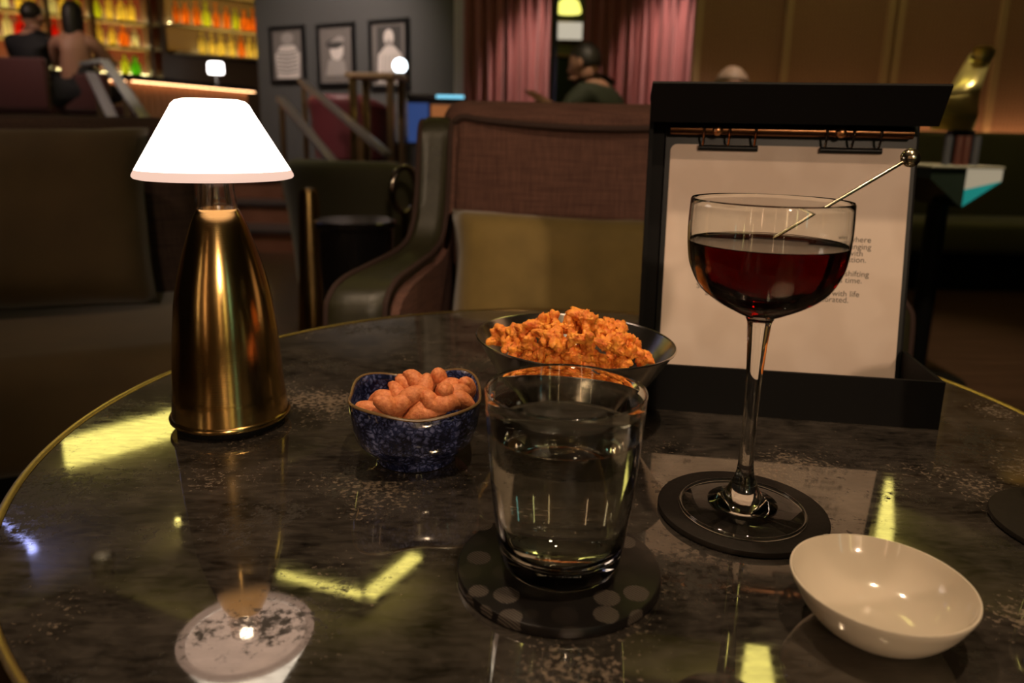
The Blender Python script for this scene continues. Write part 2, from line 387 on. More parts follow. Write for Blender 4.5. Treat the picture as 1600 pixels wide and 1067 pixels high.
# ------------------------------------------------------------------ cashew bowl
def glaze():
    m = mat('blue_speckled_glaze', rough=0.12, Coat_Weight=0.6, Coat_Roughness=0.05); n, l, b = nodes(m); tc = n.new('ShaderNodeTexCoord')
    v = n.new('ShaderNodeTexVoronoi'); v.feature = 'DISTANCE_TO_EDGE'; v.inputs['Scale'].default_value = 230
    dn = n.new('ShaderNodeTexNoise'); dn.inputs['Scale'].default_value = 160; dn.inputs['Detail'].default_value = 3
    mx = n.new('ShaderNodeMix'); mx.data_type = 'RGBA'; mx.inputs[0].default_value = 0.012
    l.new(tc.outputs['Object'], dn.inputs['Vector']); l.new(tc.outputs['Object'], mx.inputs[6]); l.new(dn.outputs['Color'], mx.inputs[7]); l.new(mx.outputs[2], v.inputs['Vector'])
    r = ramp(n, [(0.0, (0.012, 0.015, 0.045)), (0.13, (0.035, 0.045, 0.125)), (0.38, (0.20, 0.22, 0.42))]); l.new(v.outputs['Distance'], r.inputs[0])
    big = n.new('ShaderNodeTexNoise'); big.inputs['Scale'].default_value = 90; big.inputs['Detail'].default_value = 4; l.new(tc.outputs['Object'], big.inputs['Vector'])
    r2 = ramp(n, [(0.42, (0.22, 0.22, 0.27)), (0.62, (1, 1, 1))]); l.new(big.outputs['Fac'], r2.inputs[0])
    mu = n.new('ShaderNodeMix'); mu.data_type = 'RGBA'; mu.blend_type = 'MULTIPLY'; mu.inputs[0].default_value = 1
    l.new(r.outputs[0], mu.inputs[6]); l.new(r2.outputs[0], mu.inputs[7]); l.new(mu.outputs[2], b.inputs['Base Color'])
    return m
M_glaze = glaze()
M_browrim = mat('brown_gold_rim', (0.16, 0.095, 0.04), 0.25)
def sq_bowl(prof, pw, n=128):
    """prof: list of (scale, z, squareness); plan is a superellipse."""
    bm = BM(); rings = []
    for r, z, q in prof:
        ring = []
        for i in range(n):
            a = 2*PI*i/n; c, s = abs(math.cos(a)), abs(math.sin(a))
            e = 2 + (pw - 2)*q
            k = 1/((c**e + s**e)**(1/e))
            wob = 1 + q*(0.012*math.sin(4*a + 0.6) + 0.012*math.sin(3*a + 1.0))
            zz = z + (0.0016*math.cos(4*(a - PI/4)) + 0.0010*math.sin(2*a + 0.7))*q*max(0, (z - 0.02)/0.02)
            ring.append(bm.verts.new((r*k*wob*math.cos(a), r*k*wob*math.sin(a), zz)))
        rings.append(ring)
    for a, b_ in zip(rings, rings[1:]):
        for i in range(n): bm.faces.new((a[i], a[(i+1) % n], b_[(i+1) % n], b_[i]))
    bm.faces.new(rings[0][::-1]); bm.faces.new(rings[-1])
    return bm, [v.co.copy() for v in rings[len(prof)//2]]
BOWLC = (-0.0642, 0.4745)
bp_out = [(0.0240, 0.0, 0), (0.0258, 0.0006, 0), (0.0260, 0.0040, 0), (0.0265, 0.0052, 0.2), (0.0320, 0.0105, 0.5), (0.0375, 0.018, 0.8), (0.0402, 0.027, 1), (0.0412, 0.035, 1), (0.0416, 0.0400, 1)]
bp_in = [(0.0411, 0.0418, 1), (0.0398, 0.0412, 1), (0.0388, 0.036, 1), (0.0372, 0.026, 1), (0.0335, 0.017, 0.8), (0.026, 0.010, 0.5), (0.012, 0.0075, 0.2)]
bp_out = [(r*1.05, z*1.12, q) for r, z, q in bp_out]; bp_in = [(r*1.05, z*1.12, q) for r, z, q in bp_in]
nb = thing('snack_bowl', 'small square blue speckled ceramic bowl of cashews beside the gold lamp', 'bowl', (*BOWLC, TZ), math.radians(8))
bmx, rimpts = sq_bowl(bp_out + bp_in, 3.6)
obj('bowl_body', bmx, M_glaze, nb, angle=60)
bmx, rimpts = sq_bowl(bp_out + bp_in[:2] , 3.6)
bm2 = BM(); bmx.verts.ensure_lookup_table(); NN = 128
ringtop = [Vector(bmx.verts[9*NN + i].co) for i in range(NN)]; bmx.free()
bm2.free()
rimobj = obj('rim', tube([p + Vector((0, 0, -0.0004)) for p in ringtop], 0.00105, 8, closed=True), M_browrim, nb)

M_cashew = varied(mat('spiced_cashew', rough=0.6, Subsurface_Weight=0.15, Subsurface_Radius=(0.004, 0.002, 0.001)), 420, (0.55, 0.15, 0.045), (0.74, 0.27, 0.10), bump=0.35, bscale=500)
def cashew_mesh(seed, size=0.0215, bend=1.9):
    rnd = random.Random(seed); N = 14; pts, rad = [], []
    for i in range(N + 1):
        t = i/N; a = (t - 0.5)*bend*(0.85 + 0.3*rnd.random()*0.2)
        R_ = size/1.75
        pts.append((R_*math.sin(a)*1.05, 0.0007*math.sin(7*t + seed), R_*(math.cos(a) - 0.75)))
        e = math.sin(PI*min(max(t, 0.02), 0.98))**0.42
        rad.append(0.0064*e*(1.10 - 0.38*t) + 0.0003)
    bm = tube(pts, rad, 14)
    for v in bm.verts: v.co += noise.noise_vector(v.co*160 + Vector((seed*3, 0, 0)))*0.0007 + noise.noise_vector(v.co*500 + Vector((seed, 0, 0)))*0.0003
    return bm
cashew_src = [obj('cashew', cashew_mesh(i, 0.0195 + 0.0025*(i % 3), 2.1 + 0.25*(i % 4)), M_cashew, angle=180) for i in range(6)]
def snack_at(px, py, z, x, y): pass
def onz(px, py, z):
    d = at(px, py, 1.0) - Vector((0, 0, CAMZ)); return Vector((0, 0, CAMZ)) + d*((z - CAMZ)/d.z)
rnd = random.Random(4)
LC = 'orange spiced cashew lying in the blue speckled bowl'
# (photo px, py, height above table, tilt x, tilt y, spin): the nuts that show, front to back, then those that carry them
CS = [(596, 628, 0.036, 20, 10, 160), (585, 637, 0.034, 80, 0, 20), (610, 638, 0.036, 70, 40, 60), (618, 624, 0.038, 60, -60, 100), (646, 601, 0.047, 30, -50, 150),
      (640, 612, 0.040, 70, 60, 10), (630, 634, 0.038, 10, -35, 30), (646, 622, 0.042, 20, -25, 10), (660, 614, 0.043, 40, -55, 60), (655, 641, 0.034, 70, -30, 40),
      (683, 600, 0.046, 15, 75, 80), (687, 618, 0.042, 80, 40, 120), (671, 632, 0.038, 60, 60, 20), (668, 644, 0.033, 80, 0, 0), (699, 634, 0.037, 25, 5, 25),
      (717, 628, 0.038, 30, 15, -20), (712, 614, 0.042, 75, 0, 30), (705, 606, 0.042, 80, 20, 60), (725, 612, 0.041, 60, 70, 100)]
for k, (px, py, z, rx, ry, rz) in enumerate(CS):
    p = onz(px, py, TZ + z + 0.003); s = cashew_src[k % 6]
    o = s if k < 6 else s.copy()
    if k >= 6: COL.objects.link(o)
    o.location = p; o.rotation_euler = (math.radians(rx), math.radians(ry), math.radians(rz))
    tag(o, LC, 'nut', 'spiced cashews in the blue bowl')
for k in range(10):
    a = k*2.4; r = 0.021*math.sqrt((k + 0.5)/10); o = cashew_src[k % 6].copy(); COL.objects.link(o)
    o.location = (BOWLC[0] + r*math.cos(a), BOWLC[1] + r*math.sin(a), TZ + 0.0185 + 0.008*(k % 2))
    o.rotation_euler = (1.3 + rnd.random(), rnd.random(), rnd.random()*6)
    tag(o, LC, 'nut', 'spiced cashews in the blue bowl')
# ------------------------------------------------------------------ popcorn bowl
M_silver = mat('polished_silver', (0.66, 0.61, 0.54), 0.2, 1.0)
PB = Vector((0.0495, 0.5490, TZ))
pbowl = thing('snack_bowl', 'wide polished silver bowl heaped with orange popcorn in front of the menu', 'bowl', PB)
po = [(0.0, 0.0), (0.030, 0.0), (0.033, 0.002), (0.034, 0.006), (0.042, 0.017), (0.056, 0.036), (0.067, 0.054), (0.0732, 0.0648)]
pi_ = [(0.0736, 0.0656), (0.0728, 0.0658), (0.0658, 0.0545), (0.0545, 0.037), (0.0405, 0.019), (0.028, 0.0075), (0.0, 0.0065)]
bmx = lathe(po + pi_, 96)
for v in bmx.verts: v.co.x *= 1.035; v.co.y *= 1.035; v.co.z -= 0.040*v.co.x*max(0, v.co.z - 0.02)/0.045
obj('bowl_body', bmx, M_silver, pbowl, angle=50)
bmx = tube([(0.0760*math.cos(2*PI*i/96), 0.0760*math.sin(2*PI*i/96), 0.0655 - 0.040*0.0760*math.cos(2*PI*i/96)*1.01) for i in range(96)], 0.0009, 8, closed=True)
obj('rolled_rim', bmx, M_silver, pbowl)
M_pop = varied(mat('caramel_popcorn', rough=0.55, Subsurface_Weight=0.12, Subsurface_Radius=(0.004, 0.0015, 0.0005)), 190, (0.62, 0.105, 0.008), (0.95, 0.38, 0.045), lo=0.3, hi=0.64, bump=0.6, bscale=520)
def popcorn_mesh(seed, R_=0.0080):
    rnd = random.Random(seed); bm = BM(); bmesh.ops.create_icosphere(bm, subdivisions=4, radius=1)
    lobes = []
    for _ in range(rnd.randint(5, 7)):
        d = Vector((rnd.gauss(0, 1), rnd.gauss(0, 1), rnd.gauss(0, 1))).normalized(); lobes.append((d, 0.35 + 0.6*rnd.random(), 6 + 9*rnd.random()))
    off = Vector((seed*7.1, 0, 0))
    for v in bm.verts:
        d = v.co.normalized()
        r = 0.58 + max(a*math.exp(k*(d.dot(l_) - 1)) for l_, a, k in lobes)
        r += 0.18*noise.noise(d*3.2 + off) + 0.14*noise.noise(d*8 + off) + 0.05*noise.noise(d*18 + off)
        r -= 0.10*max(0, 1 - abs(noise.noise(d*2.3 + off*2))*9)
        v.co = d*r*R_
    return bm
pop_src = [obj('popcorn_piece', popcorn_mesh(i + 11, 0.0080 + 0.0012*(i % 3)), M_pop, angle=180) for i in range(9)]
# visible pieces first: photo px, py, height above the table
PP = [(779, 530, .064), (790, 520, .070), (806, 527, .070), (793, 540, .066), (808, 545, .066), (822, 516, .078), (824, 538, .072), (826, 555, .064), (845, 509, .082), (862, 502, .084),
      (851, 525, .080), (867, 527, .080), (846, 545, .070), (862, 553, .064), (880, 540, .074), (888, 513, .084), (896, 527, .082), (907, 552, .066), (894, 556, .064), (905, 509, .084),
      (913, 496, .092), (923, 507, .086), (917, 530, .080), (918, 546, .070), (934, 520, .080), (946, 538, .074), (951, 516, .078), (930, 556, .062), (966, 524, .076), (964, 541, .072),
      (981, 530, .072), (992, 537, .068), (966, 562, .060), (988, 552, .064), (1007, 557, .060), (944, 565, .058), (840, 561, .060), (972, 513, .076), (954, 508, .078), (935, 512, .080), (870, 515, .082), (880, 557, .062)]
LP = 'orange caramel popcorn piece heaped in the wide silver bowl'
rnd = random.Random(9)
first = True
for k, (px, py, z) in enumerate(PP):
    s = pop_src[k % 9]; o = s if k < 9 else s.copy()
    if k >= 9: COL.objects.link(o)
    o.location = onz(px, py, TZ + z); o.rotation_euler = (rnd.random()*6, rnd.random()*6, rnd.random()*6); o.scale = (rnd.uniform(0.76, 0.96),)*3
    if k == 20: tag(o, 'topmost orange popcorn piece sticking up from the heap in the silver bowl', 'popcorn', 'caramel popcorn in the silver bowl')
    else: tag(o, LP, 'popcorn', 'caramel popcorn in the silver bowl')
for k in range(30):
    a = k*2.39996; r = 0.043*math.sqrt((k + 0.5)/30); o = pop_src[k % 9].copy(); COL.objects.link(o)
    o.location = (PB.x - 0.006 + r*math.cos(a), PB.y + r*math.sin(a), TZ + 0.026 + 0.34*max(0, r - 0.012) + 0.018*(k % 2)*(1 - r/0.06))
    o.rotation_euler = (rnd.random()*6, rnd.random()*6, rnd.random()*6); o.scale = (1.05,)*3
    tag(o, LP, 'popcorn', 'caramel popcorn in the silver bowl')

# ------------------------------------------------------------------ coasters
def coaster_pattern():
    m = mat('patterned_coaster', (0.02, 0.016, 0.014), 0.30, Specular_IOR_Level=0.25); n, l, b = nodes(m); tc = n.new('ShaderNodeTexCoord')
    v = n.new('ShaderNodeTexVoronoi'); v.inputs['Scale'].default_value = 66; v.inputs['Randomness'].default_value = 0.45; l.new(tc.outputs['Object'], v.inputs['Vector'])
    sx = n.new('ShaderNodeSeparateColor'); l.new(v.outputs['Color'], sx.inputs[0])
    wv = n.new('ShaderNodeTexWave'); wv.inputs['Scale'].default_value = 330; wv.bands_direction = 'DIAGONAL'; l.new(tc.outputs['Object'], wv.inputs['Vector'])
    disc = ramp(n, [(0.40, (1, 1, 1)), (0.43, (0, 0, 0))]); l.new(v.outputs['Distance'], disc.inputs[0])
    pick = ramp(n, [(0.50, (0, 0, 0)), (0.54, (1, 1, 1))]); l.new(sx.outputs[0], pick.inputs[0])
    def mul(x, y):
        q = n.new('ShaderNodeMath'); q.operation = 'MULTIPLY'; l.new(x, q.inputs[0]); l.new(y, q.inputs[1]); return q.outputs[0]
    h = mul(mul(disc.outputs[0], pick.outputs[0]), wv.outputs['Fac'])
    base = ramp(n, [(0.0, (0.007, 0.0055, 0.005)), (1.0, (0.016, 0.012, 0.010))]); l.new(mul(disc.outputs[0], sx.outputs[1]), base.inputs[0])
    mx = n.new('ShaderNodeMix'); mx.data_type = 'RGBA'; l.new(h, mx.inputs[0]); l.new(base.outputs[0], mx.inputs[6]); mx.inputs[7].default_value = (0.085, 0.068, 0.056, 1)
    l.new(mx.outputs[2], b.inputs['Base Color'])
    bp = n.new('ShaderNodeBump'); bp.inputs['Strength'].default_value = 0.3; bp.inputs['Distance'].default_value = 0.0004; l.new(h, bp.inputs['Height']); l.new(bp.outputs[0], b.inputs['Normal'])
    return m
M_coast = coaster_pattern()
M_coastp = varied(mat('plain_coaster', rough=0.55, Specular_IOR_Level=0.2), 300, (0.010, 0.0075, 0.005), (0.014, 0.010, 0.0075), bump=0.1)
def coaster(name, label, x, y, r, h, m):
    o = obj(name, lathe([(0, 0), (r - 0.001, 0), (r, 0.001), (r, h - 0.0012), (r - 0.0004, h - 0.0003), (r - 0.0014, h), (0, h)], 128), m, None, (x, y, TZ), angle=30)
    return tag(o, label, 'coaster')
coaster('coaster', 'dark patterned round coaster under the water tumbler', 0.0264, 0.3390, 0.0518, 0.0055, M_coast)
coaster('coaster', 'plain dark round coaster under the stemmed cocktail glass', 0.1396, 0.4035, 0.0493, 0.0040, M_coastp)
coaster('coaster', 'dark round coaster cut off at the right edge of the photo', 0.3355, 0.3890, 0.0493, 0.0040, M_coastp)

# ------------------------------------------------------------------ water tumbler
TX, TY, TB = 0.0268, 0.3375, TZ + 0.0055
tum_out = [(0.0, 0.0), (0.0200, 0.0), (0.0255, 0.0012), (0.0290, 0.0042), (0.0309, 0.0090), (0.0320, 0.0160), (0.0345, 0.0350), (0.0372, 0.0660), (0.0384, 0.0820), (0.0389, 0.0932), (0.0391, 0.0938), (0.0389, 0.0944), (0.0384, 0.0947)]
tum_in = [(0.0379, 0.0945), (0.0376, 0.0939), (0.0377, 0.0932), (0.0372, 0.0820), (0.0359, 0.0650), (0.0330, 0.0350), (0.0305, 0.0200), (0.0285, 0.0142), (0.0240, 0.0112), (0.0, 0.0100)]
def tumbler(label, loc):
    t = thing('glass_tumbler', label, 'glass', loc)
    obj('glass_wall', lathe(tum_out + tum_in, 128), M_glass, t, angle=50)
    return t
tumbler('clear glass tumbler of water on the dark patterned coaster', (TX, TY, TB))
tumb = [o for o in COL.objects if o.name == 'glass_tumbler'][0]
for s_, yy in (('SCHOTT', 0.0012), ('ZWIESEL', -0.0040)):
    cu = bpy.data.curves.new('embossed_line', 'FONT'); cu.body = s_; cu.size = 0.0042; cu.align_x = 'CENTER'; cu.extrude = 0.0001
    o = bpy.data.objects.new('t', cu); COL.objects.link(o); me = bpy.data.meshes.new_from_object(o); bpy.data.objects.remove(o)
    me.materials.append(mat('frosted_emboss', (0.55, 0.52, 0.45), 0.5)); o = bpy.data.objects.new('embossed_lettering', me); COL.objects.link(o); o.parent = tumb
    o.location = (0, yy, 0.0060); o.rotation_euler = (PI, 0, 0)
wl = 0.0745
wat = obj('water', lathe([(0.0, 0.0105), (0.0240, 0.0117), (0.0283, 0.0147), (0.0303, 0.0202), (0.0329, 0.0350), (0.0360, 0.0650), (0.0367, wl), (0.0355, wl - 0.0006), (0.0340, wl - 0.0008), (0.0, wl - 0.0008)], 128), M_water, None, (TX, TY, TB), angle=50)
tag(wat, 'clear still water filling the glass tumbler', 'water')
tumbler('empty clear glass tumbler at the right edge with only its base showing', (0.3560, 0.3930, TZ + 0.004))

# ------------------------------------------------------------------ stemmed cocktail glass
M_thin = bpy.data.materials.new('thin_clear_glass'); M_thin.use_nodes = True
n, l = M_thin.node_tree.nodes, M_thin.node_tree.links; n.remove(n['Principled BSDF'])
tr_ = n.new('ShaderNodeBsdfTransparent'); tr_.inputs[0].default_value = (0.96, 0.965, 0.95, 1); gl_ = n.new('ShaderNodeBsdfGlossy'); gl_.inputs['Roughness'].default_value = 0.02
fr_ = n.new('ShaderNodeFresnel'); fr_.inputs[0].default_value = 1.5; mx_ = n.new('ShaderNodeMixShader')
ge_ = n.new('ShaderNodeNewGeometry'); iv_ = n.new('ShaderNodeMath'); iv_.operation = 'SUBTRACT'; iv_.inputs[0].default_value = 1.0; l.new(ge_.outputs['Backfacing'], iv_.inputs[1])
mu_ = n.new('ShaderNodeMath'); mu_.operation = 'MULTIPLY'; l.new(fr_.outputs[0], mu_.inputs[0]); l.new(iv_.outputs[0], mu_.inputs[1])
l.new(mu_.outputs[0], mx_.inputs[0]); l.new(tr_.outputs[0], mx_.inputs[1]); l.new(gl_.outputs[0], mx_.inputs[2]); l.new(mx_.outputs[0], n['Material Output'].inputs['Surface'])
GX, GY, GB = 0.1388, 0.4015, TZ + 0.004
cup_out = [(0.0, 0.0), (0.0355, 0.0), (0.0364, 0.0008), (0.0362, 0.0018), (0.0340, 0.0026), (0.0240, 0.0046), (0.0155, 0.0066), (0.0115, 0.0098), (0.0090, 0.0135), (0.0066, 0.0190), (0.0050, 0.0245), (0.0043, 0.0330), (0.0041, 0.0480), (0.0044, 0.0780), (0.0052, 0.0960), (0.0061, 0.1080), (0.0075, 0.1165)]
bowl_o = [(0.0150, 0.1205), (0.0262, 0.1262), (0.0360, 0.1338), (0.0422, 0.1450), (0.0442, 0.1545), (0.0449, 0.1640), (0.0449, 0.1720), (0.0444, 0.1822)]
bowl_i = [(0.0441, 0.1827), (0.0437, 0.1822), (0.0441, 0.1720), (0.0441, 0.1640), (0.0433, 0.1545), (0.0412, 0.1455), (0.0350, 0.1348), (0.0255, 0.1276), (0.0140, 0.1222), (0.0, 0.1200)]
sm = [(v.x, v.y) for v in spline(cup_out[5:] + bowl_o, 4)]
si = [(max(v.x, 0), v.y) for v in spline(bowl_i, 4)]; si[-1] = (0, si[-1][1])
cg = thing('coupe_glass', 'stemmed coupe glass of dark red cocktail on the plain dark coaster', 'glass', (GX, GY, GB))
sc_ = lambda P: [(r*(0.95 if z > 0.117 else 1.0), z) for r, z in P]
obj('foot', lathe([(0.0, 0.0), (0.0355, 0.0), (0.0364, 0.0008), (0.0362, 0.0018), (0.0340, 0.0026), (0.0240, 0.0044), (0.0, 0.0044)], 128), M_thin, cg, angle=60)
obj('foot_edge', tube([(0.0358*math.cos(2*PI*i/96), 0.0358*math.sin(2*PI*i/96), 0.0012) for i in range(96)], 0.0011, 10, closed=True), M_glass, cg, angle=180)
obj('glass_body', lathe([(0.0, 0.0046), (0.0200, 0.0052)] + sc_(sm[6:]) + sc_(si), 128), M_glass, cg, angle=60)
LV = 0.1600
M_cock = bpy.data.materials.new('dark_red_cocktail'); M_cock.use_nodes = True
n, l = M_cock.node_tree.nodes, M_cock.node_tree.links; n.remove(n['Principled BSDF'])
g = n.new('ShaderNodeBsdfGlass'); g.inputs['IOR'].default_value = 1.35; g.inputs['Roughness'].default_value = 0.0
va = n.new('ShaderNodeVolumeAbsorption'); va.inputs['Color'].default_value = (0.85, 0.25, 0.07, 1); va.inputs['Density'].default_value = 225.0
l.new(g.outputs[0], n['Material Output'].inputs['Surface']); l.new(va.outputs[0], n['Material Output'].inputs['Volume'])
liq = [(0.0, 0.1195), (0.0142, 0.1217), (0.0258, 0.1271), (0.0354, 0.1344), (0.0416, 0.1452), (0.0437, 0.1545), (0.0443, LV), (0.0432, LV - 0.0007), (0.0415, LV - 0.0009), (0.0, LV - 0.0009)]
ck = obj('cocktail', lathe([(r*0.95, z) for r, z in liq], 128), M_cock, None, (GX, GY, GB), angle=50)
tag(ck, 'dark red cocktail inside the stemmed coupe glass', 'drink')
# metal pick with a ball end, leaning on the rim
M_pick = mat('pick_metal', (0.62, 0.53, 0.38), 0.2, 1.0)
tip = Vector((GX + 0.0015, GY - 0.004, GB + LV + 0.0025)); rest = Vector((GX + 0.0405, GY + 0.0055, GB + 0.1842))
dirp = (rest - tip).normalized(); endp = tip + dirp*0.0915
pk = thing('cocktail_pick', 'thin metal cocktail pick with a ball end resting on the coupe rim', 'cocktail pick', tip)
obj('stick', tube([Vector(), dirp*0.002, endp - tip], [0.0004, 0.0010, 0.0010], 10), M_pick, pk)
bmx = BM(); bmesh.ops.create_uvsphere(bmx, u_segments=32, v_segments=20, radius=0.0052)
obj('ball', bmx, M_pick, pk, endp - tip, angle=180)

# ------------------------------------------------------------------ white dish
M_porc = mat('white_porcelain', (0.60, 0.51, 0.40), 0.12, Coat_Weight=0.5, Coat_Roughness=0.03)
dish = obj('sauce_dish', lathe([(v.x, v.y) for v in spline([(0.0165, 0.0002), (0.0180, 0.0008), (0.0205, 0.0022), (0.0270, 0.0075), (0.0330, 0.0160), (0.0372, 0.0255)], 5)] + [(0.0384, 0.0292), (0.0382, 0.0299), (0.0374, 0.0299)] +
    [(max(v.x, 0), v.y) for v in spline([(0.0370, 0.0288), (0.0335, 0.0200), (0.0280, 0.0120), (0.0210, 0.0068), (0.0120, 0.0046), (0.0, 0.0042)], 5)] , 112), M_porc, None, (0.1695, 0.2985, TZ), angle=60)
for v in dish.data.vertices: v.co.z *= 0.87; v.co.x *= 1.02; v.co.y *= 1.02
tag(dish, 'empty shallow white porcelain dish in front of the coupe glass', 'dish')

# ------------------------------------------------------------------ menu box, clipboard and card
YAW = -0.1495; TILT = 0.1615; MW = 0.2310
ux = Vector((math.cos(YAW), math.sin(YAW), 0))
MO = Vector((0.3339, 0.5401, TZ)) - ux*(MW/2)
DB = 0.0861
mb = thing('menu_box', 'black leatherette menu box standing open behind the coupe glass', 'menu holder', MO, YAW)
h_ = MW/2; ZT = 0.0386; t_ = 0.003
tray = BM(); box(tray, (-h_, 0, 0), (h_, t_, ZT)); box(tray, (-h_, t_, 0), (h_, DB + 0.012, t_)); box(tray, (-h_, t_, t_), (-h_ + t_, DB, ZT)); box(tray, (h_ - t_, t_, t_), (h_, DB, ZT))
obj('tray', tray, M_blackmatte, mb, smooth=False)
MT = Matrix.Translation((0, DB, 0)) @ Matrix.Rotation(-TILT, 4, 'X')   # board frame: x along, -y towards the viewer, z up the board
bb = BM(); box(bb, (-h_ - 0.001, 0, 0.001), (h_, 0.006, 0.262), MT)
box(bb, (-h_ - 0.001, -0.012, 0.004), (-h_ + 0.0025, 0, 0.258), MT)
obj('back_board', bb, M_blackmatte, mb, smooth=False)
hd = BM()
for (xa, xb, ea, eb) in ((-h_ - 0.0015, h_ + 0.003, 0, 0),):
    prism([(-0.0, 0.2555), (-0.0505, 0.2560), (-0.0300, 0.2295), (-0.0325, 0.2285), (-0.0550, 0.2565), (-0.0535, 0.2585), (0.006, 0.2595), (0.006, 0.2545)], xa, xb, 'x', hd, MT)
obj('hood_flap', hd, M_blackmatte, mb, smooth=False)
cb = thing('clipboard', 'black clipboard with a brown rod and two wire clips inside the menu box', 'clipboard', MO, YAW)
bm_ = prism(rrect(-0.1010, 0.0055, 0.1122, 0.2372, 0.006), -0.0042, -0.0008, 'y', None, MT)
obj('board', bm_, M_black, cb)
M_rod = mat('bronze_rod', (0.16, 0.075, 0.035), 0.22, 1.0)
obj('rod', tube([MT @ Vector((x, -0.0108, 0.2262)) for x in (-0.0980, 0.1060)], 0.0052, 20), M_rod, cb)
for xc in (-0.0472, 0.0568):
    wbm = BM()
    for dx in (-0.0215, 0.0005, 0.0228):
        tube([MT @ Vector((xc + dx, -0.0050, 0.2365)), MT @ Vector((xc + dx, -0.0145, 0.2325)), MT @ Vector((xc + dx, -0.0175, 0.2262)), MT @ Vector((xc + dx, -0.0150, 0.2195)), MT @ Vector((xc + dx, -0.0085, 0.2115))], 0.0011, 8, wbm)
    c_ = obj('wire_clip', wbm, M_chrome, cb)
    obj('clip_bar', tube([MT @ Vector((xc + q, -0.0078, 0.2108)) for q in (-0.0250, 0.0262)], 0.0026, 12), M_black, c_)
    bmx = BM(); bmesh.ops.create_uvsphere(bmx, u_segments=20, v_segments=12, radius=0.0048, matrix=MT @ Matrix.Translation((xc - 0.0102, -0.0150, 0.2250)))
    obj('rivet', bmx, mat('copper', (0.62, 0.30, 0.13), 0.3, 1.0), c_, angle=180)
M_paper = varied(mat('menu_paper', rough=0.85), 26, (0.63, 0.50, 0.42), (0.68, 0.55, 0.47), detail=1, lo=0.42, hi=0.58)
M_ink = mat('grey_ink', (0.10, 0.085, 0.075), 0.9)
bm_ = prism(rrect(-0.0966, 0.0068, 0.1085, 0.2139, 0.006), -0.0052, -0.0046, 'y', None, MT)
card = obj('menu_card', bm_, M_paper, None, MO, (0, 0, YAW)); tag(card, 'cream menu card clipped to the black clipboard', 'menu')
def text_line(s, x, z, size, align):
    cu = bpy.data.curves.new('printed_line', 'FONT'); cu.body = s; cu.size = size; cu.align_x = align; cu.extrude = 0.00003; cu.materials.append(M_ink)
    o = bpy.data.objects.new('printed_line', cu); COL.objects.link(o); o.parent = card
    me = bpy.data.meshes.new_from_object(o); bpy.data.objects.remove(o)
    o = bpy.data.objects.new('printed_line', me); COL.objects.link(o); o.parent = card
    o.matrix_local = MT @ Matrix.Translation((x, -0.00528, z)) @ Matrix.Rotation(PI/2, 4, 'X')
def pxz(px, py):   # photo pixel -> card coordinates (x, z)
    f_ = (py - 230)/(576 - 230)
    xl, xr = 1047 - 17*f_, 1419.5 - 22*f_
    return -0.0966 + 0.2051*(px - xl)/(xr - xl), 0.2139 - 0.2001*(py - 230 - (px - 1047)/373*(4 + 18*f_))/(566 - 230)
for s, px, py in (('where', 1360, 378), ('changing', 1360, 389), ('with', 1348, 399), ('celebration.', 1353, 409), ('ue\u2014shifting', 1357, 431), ('e its time.', 1347, 441), ('ming with life', 1343, 462), ('celebrated.', 1327, 471)):
    x, z = pxz(px, py); text_line(s, x, z, 0.0072, 'RIGHT')
for s, px, py in (('So', 1090, 449), ('a', 1104, 460)):
    x, z = pxz(px, py); text_line(s, x, z, 0.0072, 'LEFT')

# ================================================================== furniture around the table
M_floorlit = M_floor
def arm_prism(side_pts, width, xf, sgn):
    """Chair arm: side outline [(y, z)], extruded 'width' in x; xf(y) gives the outer x at depth y (splayed)."""
    bm = BM(); n_ = len(side_pts); W = 6
    rows = []
    for k in range(W + 1):
        t = k/W; ins = 0.010*(1 - min(1, min(t, 1 - t)*6))**2
        row = []
        cy = sum(p[0] for p in side_pts)/n_; cz = sum(p[1] for p in side_pts)/n_
        for (y, z) in side_pts:
            d = Vector((y - cy, z - cz)); d = d*(1 - ins/max(d.length, 0.05))
            row.append(bm.verts.new((xf(y) + sgn*t*width*(1 - 0.36*min(1, max(0, y/0.30))), cy + d.x, cz + d.y)))
        rows.append(row)
    for a, b_ in zip(rows, rows[1:]):
        for i in range(n_): bm.faces.new((a[i], a[(i+1) % n_], b_[(i+1) % n_], b_[i]))
    bm.faces.new(rows[0][::-1]); bm.faces.new(rows[-1])
    return bm, [v.co.copy() for v in rows[0]], [v.co.copy() for v in rows[-1]]
